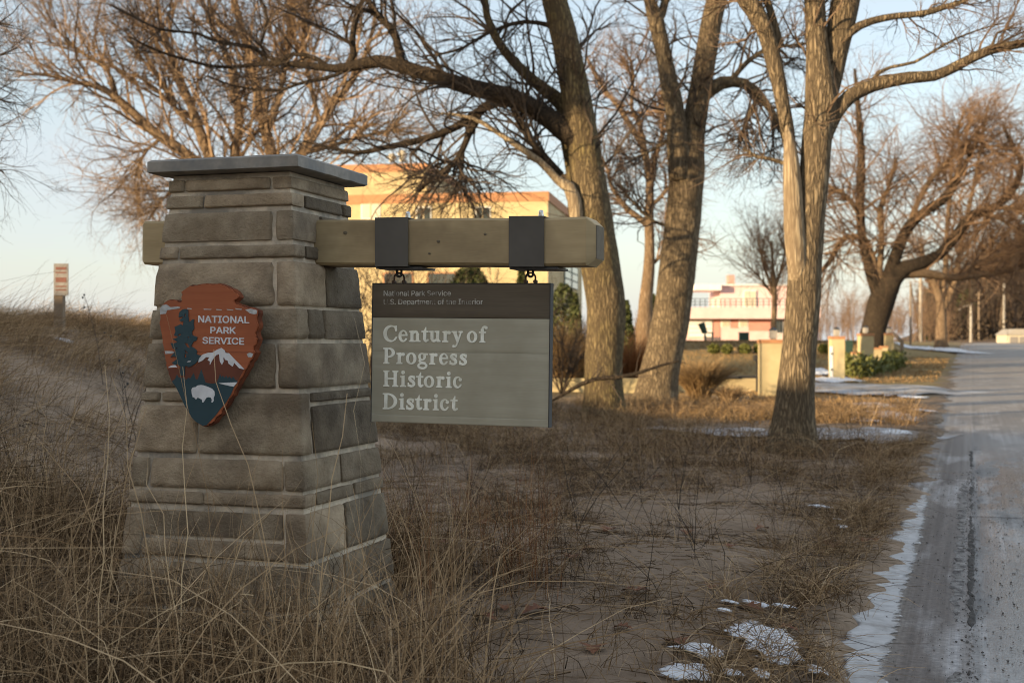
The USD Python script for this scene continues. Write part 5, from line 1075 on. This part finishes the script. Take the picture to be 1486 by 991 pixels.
c = scatter(g, 25000, -5.5, 8.2, 13.5, 27.5, lambda c: (lat(c) < -.9) * np.clip((fb(c, .55, 12) - .30) * 4, 0, 1) * smooth01((c[:, 1] - 13) / 5) * np.where((c[:, 1] > 18.6) & (c[:, 1] < 22.4) & (c[:, 0] > 3.0), .12, 1), .10, 16)
field("dry_grass", "thick grey brown grass around the feet of the three near trees", g, c, .22, .72, .2, 1.3, .0065, "grass_look", wig=.06, tint=(.05, .95))
c = scatter(g, 7000, 1.5, 10.5, 23, 31.5, lambda c: (lat(c) < -1.6) * np.clip((fb(c, .5, 14) - .32) * 4, 0, 1), .12, 16)
field("golden_grass", "golden sunlit grass between the near trees and the gate posts", g, c, .18, .46, .2, 1.2, .009, "gold_grass_look", wig=.06)
c = scatter(g, 25000, -11.5, -2.1, 6.0, 24, lambda c: inview(c) * np.clip((fb(c, .6, 16) - .34) * 4.5, 0, 1) * (.10 + .9 * smooth01((-2.6 - c[:, 0]) / 2.4)), .10, 18)
field("dune_grass", "tan dune grass leaning over the sandy slope at the left", g, c, .22, .62, .4, 1.5, .0042, "grass_look", ang=(.15, .8), K=6, wig=.04, tint=(.25, 1))
c = scatter(g, 5200, -.5, 8, 4.8, 19, lambda c: np.exp(-((lat(c) + .86) / .22) ** 2) * (lat(c) < -.60) * np.clip((fb(c, 1.1, 18) - .34) * 4, 0, 1), .05, 12)
field("verge_grass", "fringe of dry grass along the icy road edge", g, c, .10, .38, .3, 1.7, .0048, "grass_look", wig=.05, tint=(.1, .95))
c = scatter(g, 16000, -3.5, 7.2, 4.2, 22, lambda c: inview(c) * (lat(c) < -.56) * np.clip((fb(c, .9, 22) - .34) * 4, 0, 1))
N = len(c); z = ground(c[:, 0], c[:, 1]); a = g.uniform(0, 6.28, N); L = g.uniform(.04, .22, N); P = np.zeros((N, 3, 3))
for k in range(3):
    cc = c + np.stack([np.cos(a + .3 * k), np.sin(a + .3 * k)], 1) * (L * k / 2)[:, None]; P[:, k, :2] = cc; P[:, k, 2] = ground(cc[:, 0], cc[:, 1]) + .004 + g.random(N) * .02
p = curves(None, "straw_litter", P, taper(N, 3, .0046, g, .6), "grass_look", "stuff", g.beta(1.2, 2.2, N)); tag(stage.GetPrimAtPath(p), "broken straw lying flat on the sandy ground", "straw litter", None, "stuff")
c = scatter(g, 260, -7.5, -2.6, 8, 18, inview)
field("dune_grass", "single tall stalks standing against the sky on the dune crest", g, c, .7, 1.25, .3, 1.0, .0045, "grass_look", ang=(.1, .5), K=7, wig=.02, tint=(.1, .8))
c = scatter(g, 1500, -2.6, -.1, 4.2, 5.5, lambda c: inview(c) * 1.0, .05, 8)
field("dry_grass", "brown grass tuft hiding the pillar's foot", g, c, .3, .8, .2, 1.3, .0042, "grass_look", K=6, wig=.04, tint=(0, .9))
c = scatter(g, 240, -.5, 4.2, 6.2, 14, lambda c: (lat(c) < -.8) * 1.0)
field("dead_stems", "thin dark dead stems leaning over the sand under the sign", g, c, .3, .95, .2, 1.7, .0040, "weed_grass_look", K=7, wig=.03)
c = scatter(g, 420, -.6, 4.2, 5.2, 15, lambda c: (lat(c) < -.8) * 1.0)
field("dry_grass", "single pale straws arching over the sand under the sign", g, c, .25, .8, .5, 1.7, .0036, "grass_look", K=7, wig=.02, tint=(.6, 1))
c = scatter(g, 420, -2.9, -.1, 3.6, 5.6, inview)
field("dry_grass", "bright bent straws in the near left corner", g, c, .4, 1.1, .3, 1.5, .0062, "grass_look", K=7, wig=.025, tint=(.7, 1))
c = scatter(g, 42000, 2.5, 27, 30, 98, lambda c: (lat(c) < -1.2) * (c[:, 0] / c[:, 1] > .10) * np.where((c[:, 1] > 33) & (c[:, 1] < 45) & (c[:, 0] > 9.0), 0, 1) * np.clip((fb(c, .35, 41) - .2) * 4, .15, 1))
field("lawn_grass", "short sunlit tan grass of the lawn beyond the gate posts", g, c, .07, .20, .1, 1.0, .035, "gold_grass_look", K=3, tint=(.2, 1))
c = np.column_stack([g.uniform(-1.75, -.45, 16), g.uniform(4.25, 5.0, 16)])
field("tall_straw", "few tall pale straws rising in front of the pillar", g, c, 1.25, 1.75, .1, .45, .0058, "grass_look", K=9, wig=.012, tint=(.75, 1), tip=.35)
# separate straw tufts near the road
for i, (x, y, n, hh, lab) in enumerate([(1056, 872, 70, .34, "arching straw tuft left of the snow patches"), (1182, 872, 80, .40, "arching straw tuft beside the icy road edge, nearest the snow"), (1252, 752, 80, .42, "tall straw tuft standing at the road edge below the nearest trunk"), (1120, 830, 40, .3, "thin pale straw tuft midway between sign and road"), (1040, 985, 60, .34, "straw tuft among snow at the picture's bottom edge"), (1205, 985, 60, .3, "dark straw tuft at the bottom beside the road ice"), (1292, 690, 60, .36, "straw tuft at the bend of the road edge"), (905, 845, 30, .22, "small grey tuft on bare sand below the sign's right end")]):
    X0, Y0 = gxy(x, y); T = thing("grass_tuft", lab, "grass tuft", "single straw tufts near the road")
    c = np.array([X0, Y0]) + g.normal(size=(n, 2)) * .05; P = blades(g, c, g.uniform(.5, 1, n) * hh, g.uniform(.3, 1.5, n), g.uniform(0, 6.28, n), 7, wig=.02)
    curves(T, "blades", P, taper(n, 7, .0042, g), "grass_look", "stuff", g.uniform(.35, 1, n))
# dark weed stalks
def weed(x, y, h, lab, n=5, heads=False, lean=.2, seed=0):
    n = max(1, n - 1 - seed % 2)
    lean0 = lean; gg = np.random.default_rng(seed); X0, Y0 = gxy(x, y); T = thing("weed_stalk", lab, "weed stalk", "dark dead weed stalks"); z = float(ground(X0, Y0)) - .03
    base = np.array([X0, Y0, z]); a = gg.uniform(0, 6.28, n); L = h * gg.uniform(.6, 1, n); P0 = np.zeros((n, 8, 3))
    for k in range(8):
        t = k / 7; lean = lean0 * (.4 + 1.8 * np.abs(np.cos(a * 3 + seed))); P0[:, k] = base + np.stack([np.cos(a) * lean * L * t ** 1.3, np.sin(a) * lean * L * t ** 1.3, L * t], 1) + gg.normal(size=(n, 3)) * .008 * t
    R0 = np.full((n, 8), .0028 + h * .0012) * np.linspace(1, .4, 8)
    P1, R1 = spawn(gg, P0, R0, 5, h * .20, ang=(.4, .9), t0=.4, K=5, up=.2, rk=.7)
    curves(T, "stem", P0, R0 * 2, "weed_look", "stuff", gg.random(n)); curves(T, "side_twigs", P1, R1 * 2, "weed_look", "stuff", gg.random(len(P1)))
    if heads:
        tips = np.vstack([P1[:, -1], P0[:, -1]]); tips = tips[gg.random(len(tips)) < .6]
        ms = []
        for q in tips:
            m = trimesh.creation.icosphere(1, 1.0); m.apply_scale(gg.uniform(.006, .013, 3)); m.vertices += gg.normal(size=m.vertices.shape) * .002; m.apply_translation(q); ms.append(m)
        part(T, "seed_heads", cat(ms), "black_iron", True)
for i, (x, y, h, n, hd, lab) in enumerate([(185, 650, 1.15, 3, True, "tall dark weed with seed heads left of the beam's short end"), (150, 560, 1.0, 3, True, "dark weed with seed heads beside the marker post"), (20, 690, .9, 3, False, "dark bare weed at the picture's left edge"), (205, 690, .8, 2, False, "thin dark weed against the pillar's left side"),
        (838, 770, .62, 5, False, "dark branching weed under the sign's right end"), (905, 740, .66, 4, False, "dark weed right of the sign on bare sand"), (985, 740, .55, 4, False, "dark weed below the middle forked trunk"), (1010, 790, .5, 3, False, "thin dark weed right of the bare sand"), (690, 730, .5, 4, False, "dark weed under the sign's middle"), (600, 760, .55, 3, False, "dark weed beside the red grass"), (1090, 700, .6, 4, False, "dark weed left of the nearest trunk's foot"), (1140, 750, .5, 3, False, "dark weed below the nearest trunk"), (450, 985, .75, 3, False, "dark weed in front of the pillar's foot"), (760, 950, .3, 4, False, "low dark weed at the bottom middle")]):
    weed(x, y, h, lab, n, hd, .22 + .1 * (i % 3), 60 + i)
# fallen branch between the trunks
FB = thing("fallen_branch", "dark fallen branch lying across the two big trunks' feet", "branch")
P, R = limb_px([(800, 582, 3), (822, 570, 5), (842, 558, 6), (870, 549, 6), (900, 547, 6), (930, 540, 5), (960, 530, 4), (985, 524, 3)], 23.2); P, R = resample(P, R, .2)
part(FB, "stem", tube(P, R, 8, True, .15, 6, 5), "bark_dark", True)
P1, R1 = spawn(np.random.default_rng(8), P[None], R[None], 26, .5, ang=(.4, 1.1), K=6, up=.1, rk=.6); curves(FB, "twigs", P1, R1 * 2, "twig_dark", "stuff", np.random.default_rng(9).random(len(P1)))
# fallen oak leaves
def leaf_mesh(seed):
    gg = np.random.default_rng(seed); n = 14; t = np.linspace(0, 1, n); w = .34 * np.sin(np.pi * t ** .8) * (1 + .45 * np.cos(t * 22)) + .01
    a = np.column_stack([t - .5, w, .12 * np.sin(t * 3) + .25 * w]); b = np.column_stack([t - .5, -w, .12 * np.sin(t * 3) + .30 * w]); m = np.column_stack([t - .5, 0 * t, .12 * np.sin(t * 3)])
    V = np.vstack([a, m, b]); f = []
    for k in range(n - 1):
        f += [[k, n + k, n + k + 1], [k, n + k + 1, k + 1], [n + k, 2 * n + k, 2 * n + k + 1], [n + k, 2 * n + k + 1, n + k + 1]]
    return trimesh.Trimesh(V, np.array(f), process=False)
g = np.random.default_rng(33)
spots = [(780, 890), (735, 884), (830, 815), (860, 805), (928, 858), (915, 862), (1000, 772), (985, 940), (1000, 950), (1195, 788), (1210, 792), (1250, 786), (1265, 790), (1185, 850), (1090, 890), (640, 790), (690, 760), (880, 770), (955, 700), (1060, 800), (760, 700), (1140, 920), (560, 850), (700, 905), (860, 950), (905, 918), (1030, 860), (1110, 770)]
first = None
for i, (x, y) in enumerate(spots):
    X0, Y0 = gxy(x + g.uniform(-6, 6), y + g.uniform(-5, 5)); z = float(ground(X0, Y0)) + .006; sc = g.uniform(.10, .16)
    if first is None:
        first = thing("oak_leaf", "curled red brown oak leaf lying on the bare sand", "leaf", "fallen oak leaves on the sand"); pr = UsdGeom.Xform.Get(stage, first)
        part(first, "blade", leaf_mesh(1), "oak_leaf_look", True)
        pr.AddTranslateOp(opSuffix="place").Set((float(X0), float(Y0), z)); pr.AddRotateZOp(opSuffix="place").Set(20.); pr.AddScaleOp(opSuffix="place").Set((sc, sc, sc))
    else: copy_of(first, "oak_leaf", "curled red brown oak leaf lying on the bare sand", "leaf", "fallen oak leaves on the sand", (X0, Y0, z), g.uniform(0, 360), sc)

# ------------------------------------------------------------------ shrubs, evergreens, hedge, far woods
def clump(name, label, x, y, Z, wpx, hpx, mat, n, seed, lean=(.1, .8), cat_="ornamental grass", wd=.012):
    gg = np.random.default_rng(seed); T = thing(name, label, cat_, None); c0 = px(x, y, Z); r = wpx / F * Z / 2; h = hpx / F * Z
    th, rr = gg.uniform(0, 6.28, n), np.sqrt(gg.random(n)) * r * .6; c = np.column_stack([c0[0] + rr * np.cos(th), c0[1] + rr * np.sin(th)])
    P = blades(gg, c, h * gg.uniform(.6, 1.05, n), gg.uniform(lean[0], lean[1], n), th + gg.normal(size=n) * .5, 6, .05, .03, ground(c[:, 0], c[:, 1]))
    curves(T, "stalks", P, taper(n, 6, wd, gg, .4), mat, "stuff", gg.random(n)); return T
for args in [("grass_clump", "tall russet ornamental grass right of the sign board", 822, 556, 38, 60, 118, "gold_grass_look", 2200, 70), ("grass_clump", "russet ornamental grass behind the sign board's right end", 770, 556, 40, 60, 100, "red_grass_look", 1400, 71),
             ("grass_clump", "brown ornamental grass between the two big trunks", 912, 560, 40, 70, 90, "red_grass_look", 2000, 72), ("grass_clump", "dense drooping grass clump beside the middle trunk, lit from the left", 1016, 588, 32, 46, 70, "gold_grass_look", 2600, 73, (.2, .8)),
             ("grass_clump", "low shaded grass clump left of the retaining wall", 1058, 596, 30.5, 34, 34, "grass_look", 900, 74), ("grass_clump", "brown ornamental grass hidden low behind the sign board", 690, 560, 41, 80, 90, "red_grass_look", 1200, 75)]:
    clump(*args)
def leaf_cloud(g, n, size, pts):
    """n small two-triangle leaves at pts."""
    d1 = unit(g.normal(size=(n, 3))); d2 = unit(np.cross(d1, g.normal(size=(n, 3)))); s = (size * g.uniform(.6, 1.3, n))[:, None]
    V = np.stack([pts - d1 * s, pts + d2 * s * .45, pts + d1 * s, pts - d2 * s * .45], 1).reshape(-1, 3); i = np.arange(n)[:, None] * 4
    return trimesh.Trimesh(V, np.vstack([i + [0, 1, 2], i + [0, 2, 3]]), process=False)
def evergreen(label, x, ybot, ytop, Z, wpx, n, seed, cone=True, name="evergreen_shrub", mat="evergreen_look", cat_="evergreen", size=.09):
    gg = np.random.default_rng(seed); T = thing(name, label, cat_); b, t = px(x, ybot, Z), px(x, ytop, Z); b[2] = min(b[2], float(ground(b[0], b[1]))); H = t[2] - b[2]; R0 = wpx / F * Z / 2
    u = gg.random(n) ** .8; th = gg.uniform(0, 6.28, n); prof = (1 - u) ** .75 + .06 if cone else np.sqrt(np.clip(1 - (2 * u - 1) ** 2, .05, 1))
    lump = .72 + .6 * meshkit.fbm(np.stack([np.cos(th) * 1.7, np.sin(th) * 1.7, u * 6], 1), 3, seed); r = R0 * prof * lump * gg.uniform(.45, 1.0, n) ** .5
    pts = np.stack([b[0] + r * np.cos(th), b[1] + r * np.sin(th), b[2] + .05 + u * H * .98], 1)
    part(T, "foliage", leaf_cloud(gg, n, size, pts), mat); part(T, "trunk", tube(np.array([b - [0, 0, .2], b + [0, 0, H * .7]]), np.array([.06, .03]), 7), "bark_dark"); return T
evergreen("dark green shrub against the building's shaded side", 818, 500, 412, 47, 52, 2600, 80, False)
evergreen("pointed yellow green conifer between the two big trunks", 909, 520, 436, 50, 38, 2200, 81)
evergreen("dark conifer half hidden by the middle trunk", 948, 520, 428, 49, 34, 2000, 82)
evergreen("dark pine seen below the beam's middle", 682, 470, 384, 48, 70, 3000, 83, False, "pine_tree", "evergreen_look", "pine", .14)
evergreen("yellow green pine seen below the beam's right band", 757, 470, 388, 48, 40, 1800, 84, True, "pine_tree", "evergreen_look", "pine", .12)
evergreen("red tipped shrub at the building corner beside the sign", 835, 505, 425, 46, 34, 1200, 85, True)
for i, (x, w) in enumerate([(1036, 16), (1055, 16), (1081, 18), (1100, 12), (1196, 16), (1206, 10)]):
    evergreen(["first small green bush from the left on the lawn", "second small green bush from the left on the lawn", "third small green bush from the left on the lawn", "small green bush beside the thick post's lantern", "small green bush just right of the nearest trunk", "small green bush left of the white plated post"][i], x, 514, 501.5, gxy(x, 514)[1], w, 500, 90 + i, False, "lawn_bush", "hedge_look", "bush", .10)
HG = thing("green_hedge", "low bright green hedge running away from the white plated post", "hedge")
gg = np.random.default_rng(99); n = 9000; t = gg.random(n); A_, B_ = np.array(gxy(1238, 550)), np.array([px(1300, 0, 64)[0], 64.0])
mid_ = A_ + (B_ - A_) * t[:, None] + gg.normal(size=(n, 2)) * .26; hh = (.80 + .25 * np.sin(t * 23) * np.sin(t * 9 + 1)) * gg.random(n) ** .6 * (1 - .25 * np.abs(gg.normal(size=n)))
gz = ground(mid_[:, 0], mid_[:, 1]); part(HG, "foliage", leaf_cloud(gg, n, .10, np.column_stack([mid_, gz + np.maximum(hh, 0)])), "hedge_look")
part(HG, "stems", cat([tube(np.array([[*q, float(ground(*q)) - .1], [*q, float(ground(*q)) + .6]]), np.array([.03, .02]), 5) for q in (A_ + (B_ - A_) * k for k in np.linspace(0, 1, 12))]), "bark_dark")
def woods(name, label, g, xy, h0, h1, mat, n1=14, n2=5, wd=.10, kind="stuff"):
    z = ground(xy[:, 0], xy[:, 1]); N = len(xy); h = g.uniform(h0, h1, N); K = 6; P = np.zeros((N, K, 3)); d = g.normal(size=(N, 2)) * .13
    for k in range(K):
        t = k / (K - 1); P[:, k, :2] = xy + d * (h * t)[:, None]; P[:, k, 2] = z - .3 + h * t
    R = (wd * h / 8)[:, None] * np.linspace(1, .25, K); T = thing(name, label, "woods", None, kind=kind)
    curves(T, "trunks", P, R * 2, mat, "stuff", g.random(N)); P1, R1 = spawn(g, P, R, n1, 2.6 * (h0 + h1) / 16, ang=(.4, 1.1), t0=.2, K=5, up=.15, rk=.5)
    curves(T, "boughs", P1, R1 * 2, mat, "stuff", g.random(len(P1))); P2, R2 = spawn(g, P1, R1, n2, 1.3 * (h0 + h1) / 16, ang=(.4, 1.1), K=4, up=.1, rk=.8, tip=.6)
    curves(T, "twigs", P2, np.maximum(R2 * 2, .02), mat, "stuff", g.random(len(P2)))
g = np.random.default_rng(55)
c = np.column_stack([g.uniform(80, 170, 9000), g.uniform(276, 372, 9000)]); sl = lat(c); c = c[(sl > -19) & (c[:, 0] / c[:, 1] > .31) & (c[:, 0] / c[:, 1] < .43)][:430]
woods("hillside_woods", "dark bare woods covering the slope right of the road", g, c, 7, 13, "twig_dark", 16, 3, .22)
c = np.column_stack([g.uniform(10, 70, 4000), g.uniform(170, 230, 4000)]); r = c[:, 0] / c[:, 1]; c = c[(r > .22) & (r < .335)][:260]
woods("far_thicket", "reddish brown thicket on the skyline beyond the gate posts", g, c[:200], 4, 8, "twig_russet", 14, 3, .05)
g2 = np.random.default_rng(77); n = 9000; cc = np.column_stack([g2.uniform(80, 170, 40000), g2.uniform(272, 350, 40000)]); sl = lat(cc); rt = cc[:, 0] / cc[:, 1]; cc = cc[(sl > -17) & (rt > .31) & (rt < .42)][:n]
HB = thing("hillside_brush", "dark leafless undergrowth on the slope right of the road", "brush", kind="stuff")
part(HB, "thicket", leaf_cloud(g2, len(cc), .55, np.column_stack([cc, ground(cc[:, 0], cc[:, 1]) + 4.5 * g2.random(len(cc)) ** 1.6])), "bark_dark", kind="stuff")
def bare_shrub(label, x, y, Z, h, n, seed, mat="twig_dark"):
    gg = np.random.default_rng(seed); T = thing("bare_shrub", label, "shrub", "bare shrubs before the sand coloured building"); b = px(x, y, Z); b[2] = float(ground(b[0], b[1])) - .05
    a = gg.uniform(0, 6.28, n); P = np.zeros((n, 8, 3)); ln = h * gg.uniform(.6, 1, n); sp = gg.uniform(.15, .65, n)
    for k in range(8):
        t = k / 7; P[:, k] = b + np.stack([np.cos(a) * ln * sp * t, np.sin(a) * ln * sp * t, ln * t * (1 - .25 * sp * t)], 1) + gg.normal(size=(n, 3)) * .05 * t
    R = np.full((n, 8), .022) * np.linspace(1, .35, 8); P1, R1 = spawn(gg, P, R, 10, h * .36, ang=(.3, .9), t0=.2, K=6, up=.1, rk=.7); P2, R2 = spawn(gg, P1, R1, 4, h * .16, ang=(.4, 1.0), K=4, rk=.8, tip=.6)
    curves(T, "stems", P, R * 2, mat, "stuff", gg.random(n)); curves(T, "branches", P1, R1 * 2, mat, "stuff", gg.random(len(P1))); curves(T, "twigs", P2, R2 * 2, mat, "stuff", gg.random(len(P2)))
bare_shrub("tall bare shrub rising between the pillar and the sign board", 528, 545, 33, 4.9, 16, 501)
bare_shrub("bare shrub behind the sign board's left half", 612, 550, 36, 4.4, 13, 502)
bare_shrub("bare shrub behind the beam's free end", 742, 550, 38, 3.9, 12, 503)
bare_shrub("low bare shrub between the sign board and the left trunk", 815, 560, 35, 2.4, 12, 504)
for i in range(9):
    yy = 284 + 9 * i; evergreen(["lowest", "second", "third", "fourth", "fifth", "sixth", "seventh", "eighth", "topmost"][i] + " dark evergreen among the bare woods on the slope, counted from the road", 1350 + (i * 53) % 150, 520, 452 - (i * 29) % 46 - i * 3, yy, 30 + (i * 7) % 16, 700, 300 + i, i % 2 == 0, "pine_tree", "evergreen_look", "pine", .55)
c = np.column_stack([g.uniform(2, 30, 600), g.uniform(150, 190, 600)]); r = c[:, 0] / c[:, 1]; c = c[(r > .06) & (r < .13)][:40]
woods("far_thicket", "low brush on the skyline between the two big trunks", g, c, 2, 4, "twig_russet")

# ------------------------------------------------------------------ tall unseen pines, added behind the viewpoint to shade the big tree's upper limbs
for i, (u_, t_, zlo, zhi, w_) in enumerate([(-24.9, -19, 9.6, 17, 1.9), (-20.0, -18, 11.1, 17, 1.3), (-27.5, -20, 10.5, 16.5, 1.8)]):
    x_, y_ = -SUN[0] * t_ - SUN[1] * u_, -SUN[1] * t_ + SUN[0] * u_; gg = np.random.default_rng(200 + i); n = 2600
    T = thing("pine_tree", ["tallest pine added for shade on the ridge outside the picture", "nearest pine added for shade on the ridge outside the picture", "third pine added for shade on the ridge outside the picture"][i], "pine"); zb = float(ground(x_, y_)) - .3
    part(T, "trunk", tube(np.array([[x_, y_, zb], [x_, y_, zlo], [x_, y_, zhi]]), np.array([.24, .16, .04]), 9), "bark_dark", True)
    q = gg.random(n); th = gg.uniform(0, 6.28, n); r = w_ * (1 - q) ** .6 * (.55 + .8 * meshkit.fbm(np.stack([np.cos(th) * 1.5, np.sin(th) * 1.5, q * 7], 1), 3, i)) * gg.uniform(.2, 1, n) ** .5
    part(T, "foliage", leaf_cloud(gg, n, .22, np.stack([x_ + r * np.cos(th), y_ + r * np.sin(th), zlo + q * (zhi - zlo)], 1)), "evergreen_look")
